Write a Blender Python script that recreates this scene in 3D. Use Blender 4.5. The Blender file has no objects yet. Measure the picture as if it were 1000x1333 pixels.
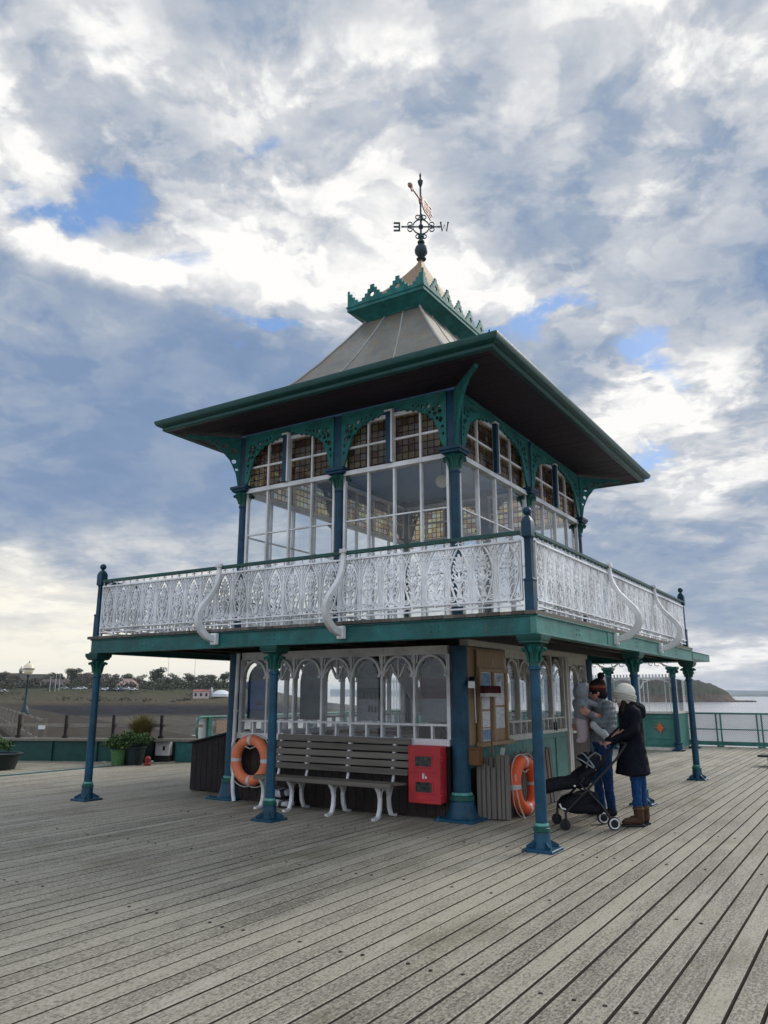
import bpy, bmesh, math, random
from mathutils import Vector, Matrix, noise
R = math.radians
rnd = random.Random(7)
scene = bpy.context.scene
COL = scene.collection
V = Vector
YAW, PITCH, CAMH, F = R(32.3), R(13.4), 1.56, 1000.0
CAM = V((0, 0, CAMH))
RIGHT = V((math.cos(YAW), math.sin(YAW), 0))
FWD = V((-math.sin(YAW), math.cos(YAW), 0))

def gp(az_px, dist, z=0.0):
    """a ground place: bearing given as a column of the photograph, distance in metres along the view axis"""
    return CAM + FWD * dist + RIGHT * ((az_px - 500) / 1028 * dist) + V((0, 0, z - CAMH))

# ------------------------------------------------------------------ mesh builder
class MB:
    def __init__(s, T=None):
        s.v, s.f, s.m, s.mi, s.T = [], [], [], 0, T
    def add(s, vs, fs):
        b = len(s.v); flip = False
        if s.T is not None:
            vs = [s.T @ V(p) for p in vs]; flip = s.T.to_3x3().determinant() < 0
        s.v += [tuple(p) for p in vs]
        for f in fs:
            f = tuple(i + b for i in f)
            s.f.append(f[::-1] if flip else f); s.m.append(s.mi)
        return s
    def box(s, x0, y0, z0, x1, y1, z1):
        x0, x1 = min(x0, x1), max(x0, x1); y0, y1 = min(y0, y1), max(y0, y1); z0, z1 = min(z0, z1), max(z0, z1)
        vs = [(x0, y0, z0), (x1, y0, z0), (x1, y1, z0), (x0, y1, z0), (x0, y0, z1), (x1, y0, z1), (x1, y1, z1), (x0, y1, z1)]
        return s.add(vs, [(3, 2, 1, 0), (4, 5, 6, 7), (0, 1, 5, 4), (1, 2, 6, 5), (2, 3, 7, 6), (3, 0, 4, 7)])
    def bar(s, p, q, w, h, up=(0, 0, 1)):
        p, q, up = V(p), V(q), V(up); d = (q - p).normalized(); a = d.cross(up)
        if a.length < 1e-4: a = d.cross(V((1, 0, 0)))
        a.normalize(); b = a.cross(d); vs = []
        for c in (p, q):
            for i, j in ((-1, -1), (1, -1), (1, 1), (-1, 1)): vs.append(c + a * (i * w / 2) + b * (j * h / 2))
        return s.add(vs, [(0, 1, 2, 3), (7, 6, 5, 4), (0, 4, 5, 1), (1, 5, 6, 2), (2, 6, 7, 3), (3, 7, 4, 0)])
    def tube(s, pts, r, n=8, closed=False):
        pts = [V(p) for p in pts]; N = len(pts); rs = r if isinstance(r, (list, tuple)) else [r] * N
        vs, fs = [], []; pa = None
        for i, p in enumerate(pts):
            if closed: t = pts[(i + 1) % N] - pts[i - 1]
            else: t = pts[min(i + 1, N - 1)] - pts[max(i - 1, 0)]
            t = t.normalized()
            if pa is None:
                a = t.cross(V((0, 0, 1)))
                if a.length < 1e-3: a = t.cross(V((1, 0, 0)))
            else: a = pa - t * pa.dot(t)
            a.normalize(); pa = a; b = t.cross(a)
            for k in range(n):
                th = 2 * math.pi * k / n; vs.append(p + (a * math.cos(th) + b * math.sin(th)) * rs[i])
        M = N if closed else N - 1
        for i in range(M):
            j = (i + 1) % N
            for k in range(n): fs.append((i * n + k, i * n + (k + 1) % n, j * n + (k + 1) % n, j * n + k))
        if not closed: fs += [tuple(range(n))[::-1], tuple((N - 1) * n + k for k in range(n))]
        return s.add(vs, fs)
    def strip(s, pts, w, d, y=0.0):
        """flat ironwork: a polyline in the local x/z plane given width w and depth d"""
        P = [V((p[0], 0, p[1])) for p in pts]; N = len(P); vs, fs = [], []
        for i, p in enumerate(P):
            t = (P[min(i + 1, N - 1)] - P[max(i - 1, 0)]); t.normalize(); a = V((-t.z, 0, t.x)) * (w / 2)
            for q, dy in ((a, -d / 2), (-a, -d / 2), (-a, d / 2), (a, d / 2)): vs.append(p + q + V((0, y + dy, 0)))
        for i in range(N - 1):
            for k in range(4): fs.append((i * 4 + k, i * 4 + (k + 1) % 4, i * 4 + 4 + (k + 1) % 4, i * 4 + 4 + k))
        fs += [(3, 2, 1, 0), tuple((N - 1) * 4 + k for k in range(4))]
        return s.add(vs, fs)
    def lathe(s, c, prof, n=16, ph=0.0, ax=None):
        c = V(c); vs, fs = [], []
        ax = V(ax).normalized() if ax else V((0, 0, 1))
        a = ax.cross(V((0, 1, 0)))
        if a.length < 1e-3: a = V((1, 0, 0))
        a.normalize(); b = ax.cross(a)
        for r, z in prof:
            for k in range(n):
                th = 2 * math.pi * k / n + ph; vs.append(c + (a * math.cos(th) + b * math.sin(th)) * r + ax * z)
        N = len(prof)
        for i in range(N - 1):
            for k in range(n): fs.append((i * n + k, i * n + (k + 1) % n, (i + 1) * n + (k + 1) % n, (i + 1) * n + k))
        fs += [tuple(range(n))[::-1], tuple((N - 1) * n + k for k in range(n))]
        return s.add(vs, fs)
    def sq(s, x, y, prof):
        """square-section turned piece: (half width, z) pairs"""
        return s.lathe((x, y, 0), [(h * math.sqrt(2), z) for h, z in prof], 4, math.pi / 4)
    def ell(s, c, r, n=12, m=8, M=None):
        c = V(c); r = (r, r, r) if not isinstance(r, (tuple, list)) else r
        vs, fs = [], []
        for i in range(m + 1):
            ph = math.pi * (i / m) - math.pi / 2; ph = max(min(ph, math.pi / 2 - 1e-3), -math.pi / 2 + 1e-3)
            for k in range(n):
                th = 2 * math.pi * k / n
                q = V((r[0] * math.cos(ph) * math.cos(th), r[1] * math.cos(ph) * math.sin(th), r[2] * math.sin(ph)))
                vs.append(c + (M @ q if M is not None else q))
        for i in range(m):
            for k in range(n): fs.append((i * n + k, i * n + (k + 1) % n, (i + 1) * n + (k + 1) % n, (i + 1) * n + k))
        fs += [tuple(range(n))[::-1], tuple(m * n + k for k in range(n))]
        return s.add(vs, fs)
    def cap(s, p, q, r0, r1, n=10):
        """tapered limb with round ends"""
        p, q = V(p), V(q); s.ell(p, r0, n, 8); s.ell(q, r1, n, 8); return s.tube([p, q], [r0, r1], n)
    def loft(s, secs, n=24):
        """stacked oval sections (x, y, z, rx, ry)"""
        vs = [(x + rx * math.cos(2 * math.pi * k / n), y + ry * math.sin(2 * math.pi * k / n), z) for x, y, z, rx, ry in secs for k in range(n)]
        fs = [(i * n + k, i * n + (k + 1) % n, (i + 1) * n + (k + 1) % n, (i + 1) * n + k) for i in range(len(secs) - 1) for k in range(n)]
        fs += [tuple(range(n))[::-1], tuple((len(secs) - 1) * n + k for k in range(n))]
        return s.add(vs, fs)
    def prism(s, poly, t, y=0.0):
        """polygon in the local x/z plane, thickness t along local y"""
        n = len(poly); vs = [(p[0], y - t / 2, p[1]) for p in poly] + [(p[0], y + t / 2, p[1]) for p in poly]
        fs = [tuple(range(n)), tuple(range(n, 2 * n))[::-1]] + [(i, i + n, (i + 1) % n + n, (i + 1) % n) for i in range(n)]
        return s.add(vs, fs)
    def mesh(s, name):
        me = bpy.data.meshes.new(name); me.from_pydata(s.v, [], s.f)
        me.polygons.foreach_set('material_index', s.m); return me

WLOC = {}
def empty(name, loc, label, cat, group=None):
    o = bpy.data.objects.new(name, None); COL.objects.link(o); o.location = loc; o.empty_display_size = .2
    WLOC[o.name] = V(loc); o['label'] = label; o['category'] = cat
    if group: o['group'] = group
    return o

def put(name, me, mats, parent=None, smooth=None, bev=None, loc=None, recalc=False):
    """link a mesh given in world coordinates as one object under its parent"""
    base = WLOC[parent.name] if parent is not None else V((0, 0, 0))
    org = V(loc) if loc is not None else (base.copy() if parent is not None else V((0, 0, 0)))
    me.transform(Matrix.Translation(-org))
    if recalc:
        bm = bmesh.new(); bm.from_mesh(me); bmesh.ops.recalc_face_normals(bm, faces=bm.faces); bm.to_mesh(me); bm.free()
    o = bpy.data.objects.new(name, me); COL.objects.link(o)
    for m in (mats if isinstance(mats, (list, tuple)) else [mats]): me.materials.append(m)
    if smooth is not None:
        me.polygons.foreach_set('use_smooth', [True] * len(me.polygons)); me.set_sharp_from_angle(angle=R(smooth))
    o.parent = parent; o.location = org - base; WLOC[o.name] = org
    if bev:
        b = o.modifiers.new('edge', 'BEVEL'); b.width = bev; b.segments = 2; b.limit_method = 'ANGLE'; b.angle_limit = R(40)
    return o
def build(name, mb, mats, parent=None, smooth=None, bev=None, loc=None):
    return put(name, mb.mesh(name), mats, parent, smooth, bev, loc)
def tag(o, label, cat, group=None):
    o['label'] = label; o['category'] = cat
    if group: o['group'] = group
    return o
def copy_tree(o, parent=None, off=None):
    c = o.copy(); COL.objects.link(c); c.parent = parent
    if off is not None: c.location = o.location + V(off)
    for ch in list(o.children): copy_tree(ch, c)
    WLOC[c.name] = WLOC[o.name] + (V(off) if off is not None else V((0, 0, 0)))
    return c
def struct(o): o['kind'] = 'structure'; return o
def remesh(mb, vox=.012, smooth=4):
    me = mb.mesh('tmp'); o = bpy.data.objects.new('tmp', me); COL.objects.link(o)
    m = o.modifiers.new('r', 'REMESH'); m.mode = 'VOXEL'; m.voxel_size = vox
    k = o.modifiers.new('s', 'SMOOTH'); k.factor = .5; k.iterations = smooth
    dg = bpy.context.evaluated_depsgraph_get(); dg.update()
    out = bpy.data.meshes.new_from_object(o.evaluated_get(dg)); bpy.data.objects.remove(o); return out
def plate(outline, holes, t, T):
    """flat cut-out plate: outline and holes in local x/z, thickness t, mapped by T"""
    cu = bpy.data.curves.new('plate', 'CURVE'); cu.dimensions = '2D'; cu.fill_mode = 'BOTH'; cu.extrude = t / 2
    for poly in [outline] + holes:
        sp = cu.splines.new('POLY'); sp.points.add(len(poly) - 1); sp.use_cyclic_u = True
        for p, q in zip(sp.points, poly): p.co = (q[0], q[1], 0, 1)
    o = bpy.data.objects.new('plate', cu); COL.objects.link(o)
    dg = bpy.context.evaluated_depsgraph_get(); dg.update()
    me = bpy.data.meshes.new_from_object(o.evaluated_get(dg)); bpy.data.objects.remove(o)
    me.transform(T @ Matrix(((1, 0, 0, 0), (0, 0, 1, 0), (0, 1, 0, 0), (0, 0, 0, 1))))
    return me
def join(meshes):
    bm = bmesh.new()
    for m in meshes: bm.from_mesh(m)
    me = bpy.data.meshes.new('joined'); bm.to_mesh(me); bm.free(); return me
def frame(o, u, w):
    """local x along u, local y along w (outwards), z up, origin o"""
    u, w = V(u), V(w)
    return Matrix(((u.x, w.x, 0, o[0]), (u.y, w.y, 0, o[1]), (u.z, w.z, 1, o[2] if len(o) > 2 else 0), (0, 0, 0, 1)))

# ------------------------------------------------------------------ materials
def mat(name):
    m = bpy.data.materials.new(name); m.use_nodes = True; nt = m.node_tree; nt.nodes.clear()
    out = nt.nodes.new('ShaderNodeOutputMaterial'); return m, nt, out
def N(nt, typ, **kw):
    n = nt.nodes.new(typ)
    for k, v in kw.items():
        if k.startswith('_'): setattr(n, k[1:], v)
        else:
            key = k.replace('__', ' ')
            n.inputs[int(key[1:]) if key[0] == 'i' and key[1:].isdigit() else key].default_value = v
    return n
def L(nt, a, b): nt.links.new(a, b)
def pos(nt, scale=(1, 1, 1)):
    g = N(nt, 'ShaderNodeNewGeometry'); m = N(nt, 'ShaderNodeVectorMath', _operation='MULTIPLY'); m.inputs[1].default_value = scale
    L(nt, g.outputs['Position'], m.inputs[0]); return m.outputs[0]
def nz(nt, vec, scale, detail=4, rough=.55):
    n = N(nt, 'ShaderNodeTexNoise'); n.inputs['Scale'].default_value = scale; n.inputs['Detail'].default_value = detail
    n.inputs['Roughness'].default_value = rough; L(nt, vec, n.inputs['Vector']); return n.outputs['Fac']
def ramp(nt, fac, stops):
    r = N(nt, 'ShaderNodeValToRGB'); e = r.color_ramp.elements
    while len(e) < len(stops): e.new(.5)
    for k, (p, c) in enumerate(stops): e[k].position = p; e[k].color = (*c, 1) if len(c) == 3 else c
    L(nt, fac, r.inputs[0]); return r.outputs[0]
def mixc(nt, fac, a, b, mode='MIX'):
    m = N(nt, 'ShaderNodeMix', _data_type='RGBA', _blend_type=mode)
    for sock, v in ((m.inputs[0], fac), (m.inputs[6], a), (m.inputs[7], b)):
        if isinstance(v, (int, float)): sock.default_value = v
        elif isinstance(v, (tuple, list)): sock.default_value = (*v, 1) if len(v) == 3 else v
        else: L(nt, v, sock)
    return m.outputs[2]
def math1(nt, op, a, b=None, c=None, clamp=False):
    m = N(nt, 'ShaderNodeMath', _operation=op, _use_clamp=clamp)
    for i, v in enumerate((a, b, c)):
        if v is None: continue
        if isinstance(v, (int, float)): m.inputs[i].default_value = v
        else: L(nt, v, m.inputs[i])
    return m.outputs[0]
def bsdf(nt, out, col, rough=.5, metal=0.0, spec=.5, bump=None, bstr=.2, bdist=.01):
    b = N(nt, 'ShaderNodeBsdfPrincipled'); b.inputs['Metallic'].default_value = metal; b.inputs['Specular IOR Level'].default_value = spec
    if isinstance(col, (tuple, list)): b.inputs['Base Color'].default_value = (*col, 1)
    else: L(nt, col, b.inputs['Base Color'])
    if isinstance(rough, (int, float)): b.inputs['Roughness'].default_value = rough
    else: L(nt, rough, b.inputs['Roughness'])
    if bump is not None:
        k = N(nt, 'ShaderNodeBump'); k.inputs['Strength'].default_value = bstr; k.inputs['Distance'].default_value = bdist
        L(nt, bump, k.inputs['Height']); L(nt, k.outputs[0], b.inputs['Normal'])
    L(nt, b.outputs[0], out.inputs[0]); return b
def sc(c, k): return tuple(min(1, x * k) for x in c)
def plain(name, c, rough=.7, var=.15, scale=20, bump=.2, spec=.3, bd=.004):
    m, nt, out = mat(name); n = nz(nt, pos(nt), scale, 5, .6); bsdf(nt, out, ramp(nt, n, [(.3, sc(c, 1 - var)), (.7, sc(c, 1 + var))]), rough, 0, spec, n, bump, bd); return m
def paint(name, c, rough=.45, var=.25, wear=None, wearamt=.0, scale=6, spec=.4, rust=0.0):
    m, nt, out = mat(name); p = pos(nt); n = nz(nt, p, scale, 6); col = ramp(nt, n, [(.3, sc(c, 1 - var)), (.7, sc(c, 1 + var))])
    n2 = nz(nt, p, scale * 5, 5, .65)
    if wear:
        w = ramp(nt, n2, [(.62 - wearamt, (0, 0, 0)), (.70 - wearamt * .8, (1, 1, 1))]); col = mixc(nt, w, col, wear)
    if rust:
        stv = nz(nt, pos(nt, (16, 16, 1.5)), 1.0, 5, .65); spot = nz(nt, p, 3.5, 4); f = math1(nt, 'MULTIPLY', ramp(nt, stv, [(.55, (0, 0, 0)), (.72, (1, 1, 1))]), ramp(nt, spot, [(.5, (0, 0, 0)), (.62, (1, 1, 1))]))
        col = mixc(nt, math1(nt, 'MULTIPLY', f, rust), col, (.20, .105, .05))
        dirt = ramp(nt, nz(nt, p, 1.7, 5, .6), [(.35, (.72, .72, .70)), (.6, (1.05, 1.05, 1.05))]); col = mixc(nt, 1.0, col, dirt, 'MULTIPLY')
    rr = ramp(nt, n2, [(.3, (rough * .8,) * 3), (.7, (min(1, rough * 1.25),) * 3)])
    bsdf(nt, out, col, rr, 0, spec, n2, .12, .004); return m
def wood(name, a, b, rough=.75, axis=1, scale=1.0):
    m, nt, out = mat(name); g = [28, 28, 28]; g[axis] = 1.6
    p = pos(nt, g); n = nz(nt, p, scale, 5, .6); big = nz(nt, pos(nt), 1.3, 3)
    geo = N(nt, 'ShaderNodeNewGeometry'); t = math1(nt, 'ADD', math1(nt, 'MULTIPLY', n, .55), math1(nt, 'MULTIPLY', geo.outputs['Random Per Island'], .35))
    t = math1(nt, 'ADD', t, math1(nt, 'MULTIPLY', big, .2)); col = ramp(nt, t, [(.3, a), (.75, b)])
    bsdf(nt, out, col, rough, 0, .3, n, .35, .006); return m

M = {}
M['blue'] = paint('blue_paint', (.004, .056, .104), .45, .34, (.05, .12, .15), .0, 6, .35, .5)
M['navy'] = paint('dark_blue_paint', (.004, .044, .084), .45, .3, (.04, .09, .12), -.03, 6, .3, .3)
M['green'] = paint('green_paint', (.010, .112, .108), .42, .28, (.08, .18, .16), .01, 6, .35, .6)
M['dgreen'] = paint('dark_green_paint', (.006, .058, .050), .42, .2)
M['pgreen'] = paint('pale_green_paint', (.055, .200, .170), .42, .15, (.02, .09, .08), -.02, 6, .4, .4)
M['cgreen'] = paint('capital_green_paint', (.006, .082, .066), .4, .3)
M['white'] = paint('white_paint', (.72, .73, .74), .45, .06, (.42, .40, .36), -.02, 6, .4, .4)
M['iron'] = paint('white_iron_paint', (.80, .82, .85), .85, .04, (.38, .28, .20), -.035, 9, .15, .4)
M['offwhite'] = paint('weathered_white_paint', (.55, .53, .48), .6, .12, (.25, .22, .18), .0)
M['turq'] = paint('chipped_turquoise', (.10, .30, .27), .5, .3, (.25, .12, .08), 0, 12)
M['teal'] = paint('teal_paint', (.022, .145, .138), .6, .25, (.012, .07, .068), .01, 8, .2, .5)
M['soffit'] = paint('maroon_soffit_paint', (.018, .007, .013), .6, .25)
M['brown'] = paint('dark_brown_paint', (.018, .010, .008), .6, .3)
M['black'] = paint('black_rubber', (.010, .010, .012), .6, .2)
M['blackbox'] = paint('black_stained_board', (.012, .009, .011), .7, .25)
M['red'] = paint('red_plastic', (.50, .030, .040), .45, .12, None, 0, 6, .4, .25)
M['orange'] = paint('orange_buoy', (.80, .115, .035), .5, .12, (.55, .12, .06), -.02)
M['orange2'] = paint('faded_orange_buoy', (.72, .20, .09), .55, .12, (.5, .16, .08), 0)
M['silver'] = paint('reflective_tape', (.55, .55, .55), .3, .1)
M['emblem'] = paint('orange_emblem', (.55, .15, .05), .5, .1)
M['darkmetal'] = paint('dark_iron', (.012, .035, .045), .45, .3)
M['pink'] = paint('worn_gilt', (.33, .19, .16), .5, .3)
M['concrete'] = paint('concrete', (.30, .29, .27), .8, .2)
M['benchwood'] = wood('bench_wood', (.070, .062, .052), (.19, .17, .145), .7, 0)
M['plank'] = wood('weathered_plank', (.10, .09, .08), (.27, .245, .215), .8, 2)
M['ply'] = wood('varnished_ply', (.27, .18, .10), (.44, .31, .19), .55, 2, .4)
M['boxwood'] = wood('brown_box_wood', (.10, .045, .015), (.2, .10, .035), .5, 2, .5)
M['edgewood'] = wood('deck_edge_wood', (.05, .045, .04), (.15, .14, .12), .8, 0)
M['approach'] = plain('brown_approach_boards', (.050, .042, .034), .95, .4, 1.5, .3, .1)
M['railwood'] = wood('rail_wood', (.13, .12, .10), (.30, .28, .24), .8, 0)

def fres(nt, ior):
    g = N(nt, 'ShaderNodeNewGeometry'); f = N(nt, 'ShaderNodeFresnel'); L(nt, math1(nt, 'MULTIPLY_ADD', g.outputs['Backfacing'], 1 / ior - ior, ior), f.inputs[0]); return f
def glassmat(name, tint=(.975, .985, .985), ior=1.42):
    m, nt, out = mat(name); t = N(nt, 'ShaderNodeBsdfTransparent'); t.inputs[0].default_value = (*tint, 1)
    g = N(nt, 'ShaderNodeBsdfGlossy'); g.inputs['Roughness'].default_value = .015; f = fres(nt, ior)
    w = nz(nt, pos(nt), 1.7, 1); k = N(nt, 'ShaderNodeBump'); k.inputs['Strength'].default_value = .06; k.inputs['Distance'].default_value = .02; L(nt, w, k.inputs['Height'])
    L(nt, k.outputs[0], g.inputs['Normal']); x = N(nt, 'ShaderNodeMixShader'); L(nt, f.outputs[0], x.inputs[0]); L(nt, t.outputs[0], x.inputs[1]); L(nt, g.outputs[0], x.inputs[2])
    L(nt, x.outputs[0], out.inputs[0]); return m
M['glass'] = glassmat('window_glass')
def stained(name, cell):
    m, nt, out = mat(name); tc = N(nt, 'ShaderNodeTexCoord'); mp = N(nt, 'ShaderNodeMapping')
    # local object coordinates: x or y runs along the wall, z up
    s = N(nt, 'ShaderNodeSeparateXYZ'); g = N(nt, 'ShaderNodeNewGeometry'); L(nt, g.outputs['Position'], s.inputs[0])
    a = math1(nt, 'ADD', s.outputs[0], s.outputs[1]); c = N(nt, 'ShaderNodeCombineXYZ')
    L(nt, a, c.inputs[0]); L(nt, s.outputs[2], c.inputs[1])
    b = N(nt, 'ShaderNodeTexBrick'); L(nt, c.outputs[0], b.inputs['Vector']); b.offset = 0.0; b.squash = 1.0
    b.inputs['Scale'].default_value = 1; b.inputs['Brick Width'].default_value = cell; b.inputs['Row Height'].default_value = cell
    b.inputs['Mortar Size'].default_value = .006; b.inputs['Mortar Smooth'].default_value = .0
    fl = N(nt, 'ShaderNodeVectorMath', _operation='FLOOR'); sv = N(nt, 'ShaderNodeVectorMath', _operation='SCALE'); sv.inputs['Scale'].default_value = 1 / cell
    L(nt, c.outputs[0], sv.inputs[0]); L(nt, sv.outputs[0], fl.inputs[0]); wn = N(nt, 'ShaderNodeTexWhiteNoise'); L(nt, fl.outputs[0], wn.inputs['Vector'])
    col = ramp(nt, wn.outputs['Value'], [(0, (.70, .50, .36)), (.3, (.95, .80, .50)), (.55, (1, .96, .68)), (.75, (.80, .70, .62)), (.9, (1, .97, .86)), (1, (.62, .42, .34))])
    t = N(nt, 'ShaderNodeBsdfTransparent'); L(nt, col, t.inputs[0]); d = N(nt, 'ShaderNodeBsdfDiffuse'); L(nt, mixc(nt, 1.0, col, (.15, .105, .10), 'MULTIPLY'), d.inputs[0])
    mx = N(nt, 'ShaderNodeMixShader'); mx.inputs[0].default_value = .22; L(nt, t.outputs[0], mx.inputs[1]); L(nt, d.outputs[0], mx.inputs[2])
    gl = N(nt, 'ShaderNodeBsdfGlossy'); gl.inputs['Roughness'].default_value = .12; fr = fres(nt, 1.3)
    m2 = N(nt, 'ShaderNodeMixShader'); L(nt, fr.outputs[0], m2.inputs[0]); L(nt, mx.outputs[0], m2.inputs[1]); L(nt, gl.outputs[0], m2.inputs[2])
    ld = N(nt, 'ShaderNodeBsdfDiffuse'); ld.inputs[0].default_value = (.02, .015, .015, 1)
    m3 = N(nt, 'ShaderNodeMixShader'); L(nt, b.outputs['Fac'], m3.inputs[0]); L(nt, m2.outputs[0], m3.inputs[1]); L(nt, ld.outputs[0], m3.inputs[2])
    L(nt, m3.outputs[0], out.inputs[0]); return m
M['stained'] = stained('leaded_glass', .108)

def deckmat(name, dark, light, sx=26, sy=1.1):
    m, nt, out = mat(name); geo = N(nt, 'ShaderNodeNewGeometry'); rn = geo.outputs['Random Per Island']
    fine = nz(nt, pos(nt, (sx, sy * 2.2, 1)), 1.6, 6, .68); grit = nz(nt, pos(nt, (1, .5, 1)), 62, 4, .75); big = nz(nt, pos(nt), .42, 4, .55); mid = nz(nt, pos(nt, (3, .5, 1)), 1.5, 4)
    t = math1(nt, 'MULTIPLY', fine, .36); t = math1(nt, 'ADD', t, math1(nt, 'MULTIPLY', rn, .09)); t = math1(nt, 'ADD', t, math1(nt, 'MULTIPLY', big, .24))
    t = math1(nt, 'ADD', t, math1(nt, 'MULTIPLY', mid, .22)); t = math1(nt, 'ADD', t, math1(nt, 'MULTIPLY', grit, .95))
    col = ramp(nt, t, [(.70, dark), (.87, tuple((a + b) / 2 for a, b in zip(dark, light))), (1.0, light)])
    st = ramp(nt, nz(nt, pos(nt, (1.5, .6, 1)), 1.1, 5, .6), [(.54, (0, 0, 0)), (.70, (.55, .55, .55))]); col = mixc(nt, st, col, (.12, .105, .065)); wn_ = ramp(nt, nz(nt, pos(nt, (2.2, .35, 1)), 1.4, 5, .65), [(.60, (0, 0, 0)), (.72, (.5, .5, .5))]); col = mixc(nt, wn_, col, (.42, .40, .34)); sp = nz(nt, pos(nt, (60, 1.4, 1)), 1.0, 3, .6); col = mixc(nt, ramp(nt, sp, [(.66, (0, 0, 0)), (.72, (.75, .75, .75))]), col, (.045, .04, .03)); kn = nz(nt, pos(nt, (9, 5, 1)), 1.0, 2, .5); col = mixc(nt, ramp(nt, kn, [(.72, (0, 0, 0)), (.78, (.7, .7, .7))]), col, (.06, .052, .04))
    hgt = math1(nt, 'ADD', math1(nt, 'MULTIPLY', fine, .7), math1(nt, 'MULTIPLY', grit, .6))
    bsdf(nt, out, col, ramp(nt, big, [(.35, (.55,) * 3), (.65, (.8,) * 3)]), 0, .3, hgt, .55, .006); return m
M['deck'] = deckmat('pier_boards', (.048, .043, .032), (.345, .318, .256))
M['gap_shade'] = paint('gap_shade_board_side', (.045, .040, .032), .8, .2)  # shade painted on the board sides so the gaps read dark
M['screw'] = paint('screw_hole', (.015, .012, .010), .8, .1)
def seam_roof():
    m, nt, out = mat('lead_roof'); p = pos(nt); a = nz(nt, p, 1.4, 5, .6); b = nz(nt, pos(nt, (5, 5, .7)), 1.6, 5, .65)
    col = ramp(nt, a, [(.3, (.15, .147, .128)), (.7, (.285, .275, .238))]); st = ramp(nt, b, [(.50, (0, 0, 0)), (.70, (.85, .85, .85))])
    col = mixc(nt, st, col, (.30, .205, .11)); col = mixc(nt, ramp(nt, nz(nt, pos(nt, (9, 9, .9)), 1.3, 5, .7), [(.54, (0, 0, 0)), (.7, (.6, .6, .6))]), col, (.10, .115, .115)); bsdf(nt, out, col, .42, .35, .5, a, .3, .02); return m
M['lead'] = seam_roof()
M['seam'] = paint('pale_lead_seam', (.34, .34, .31), .5, .15)
def rust_roof():
    m, nt, out = mat('rusty_cap_roof'); p = pos(nt); a = nz(nt, pos(nt, (5, 5, 1.2)), 1.6, 5, .65)
    col = ramp(nt, a, [(.3, (.17, .14, .10)), (.5, (.28, .19, .11)), (.75, (.33, .19, .085))]); bsdf(nt, out, col, .55, .2, .4, a, .2, .01); return m
M['rustroof'] = rust_roof()
M['ceil'] = paint('sky_tinted_ceiling_paint', (.15, .27, .50), .5, .06)  # ceiling blue deepened to stand in for sky reflected in the panes
def lines(name, base, ink, sy=70, cover=.5):
    m, nt, out = mat(name); s = N(nt, 'ShaderNodeSeparateXYZ'); g = N(nt, 'ShaderNodeNewGeometry'); L(nt, g.outputs['Position'], s.inputs[0])
    z = math1(nt, 'FRACT', math1(nt, 'MULTIPLY', s.outputs[2], sy)); on = math1(nt, 'LESS_THAN', z, .5)
    w = math1(nt, 'GREATER_THAN', nz(nt, pos(nt, (1, 1, .4)), 60, 2), 1 - cover); f = math1(nt, 'MULTIPLY', on, w)
    bsdf(nt, out, mixc(nt, math1(nt, 'MULTIPLY', f, .7), base, ink), .5); return m

# ================================================================== SETTING: pier deck
XL, XR_, YB, YN = -14.85, 9.5, 26.75, -5.0
d = MB(); pitch = .163; gap = .020; k = 0
x = -.6970 - pitch * 87
screws = []
while x < XR_:
    y = YN
    while y < YB:
        ln = rnd.uniform(4.2, 9.5); y1 = min(YB, y + ln)
        if YB - y1 < .8: y1 = YB
        dz = rnd.uniform(-.0012, .0012); t = rnd.uniform(-.001, .001); b = .004
        xa, xb = x + gap / 2 + rnd.uniform(-.001, .001), x + pitch - gap / 2 + rnd.uniform(-.001, .001)
        za, zb = dz - t, dz + t; ya, yb = y + .002, y1 - .002
        # rounded long edges: a small chamfer each side
        vs = []
        for yy in (ya, yb):
            vs += [(xa, yy, -.11), (xa, yy, za - b), (xa + b, yy, za), (xb - b, yy, zb), (xb, yy, zb - b), (xb, yy, -.11)]
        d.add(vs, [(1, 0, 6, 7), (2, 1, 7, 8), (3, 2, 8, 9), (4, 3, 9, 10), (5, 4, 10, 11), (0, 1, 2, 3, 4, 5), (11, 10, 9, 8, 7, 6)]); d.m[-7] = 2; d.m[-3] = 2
        y = y1
    for yj in (2.55, 4.35, 6.2, 8.05, 9.9, 11.8):
        if -9 < x < 4 and rnd.random() < .42: screws.append((x + pitch * rnd.uniform(.35, .65), yj + rnd.uniform(-.03, .03)))
    x += pitch
d.mi = 1
for sx_, sy_ in screws:
    d.lathe((sx_, sy_, -.02), [(.013, 0), (.013, .0245), (.004, .0246)], 8)
struct(build('pier_deck', d, [M['deck'], M['screw'], M['gap_shade']]))
d = MB(); d.box(XL, YN, -.75, XR_, YB, -.35); struct(build('pier_underframe', d, M['black']))
d = MB(); d.box(XL - .14, YN, -.3, XL - .004, YB, .012); struct(build('deck_edge_kerb', d, M['green']))
# the approach: boards laid across, towards the shore
d = MB(); LAMP = gp(34, 66)
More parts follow.
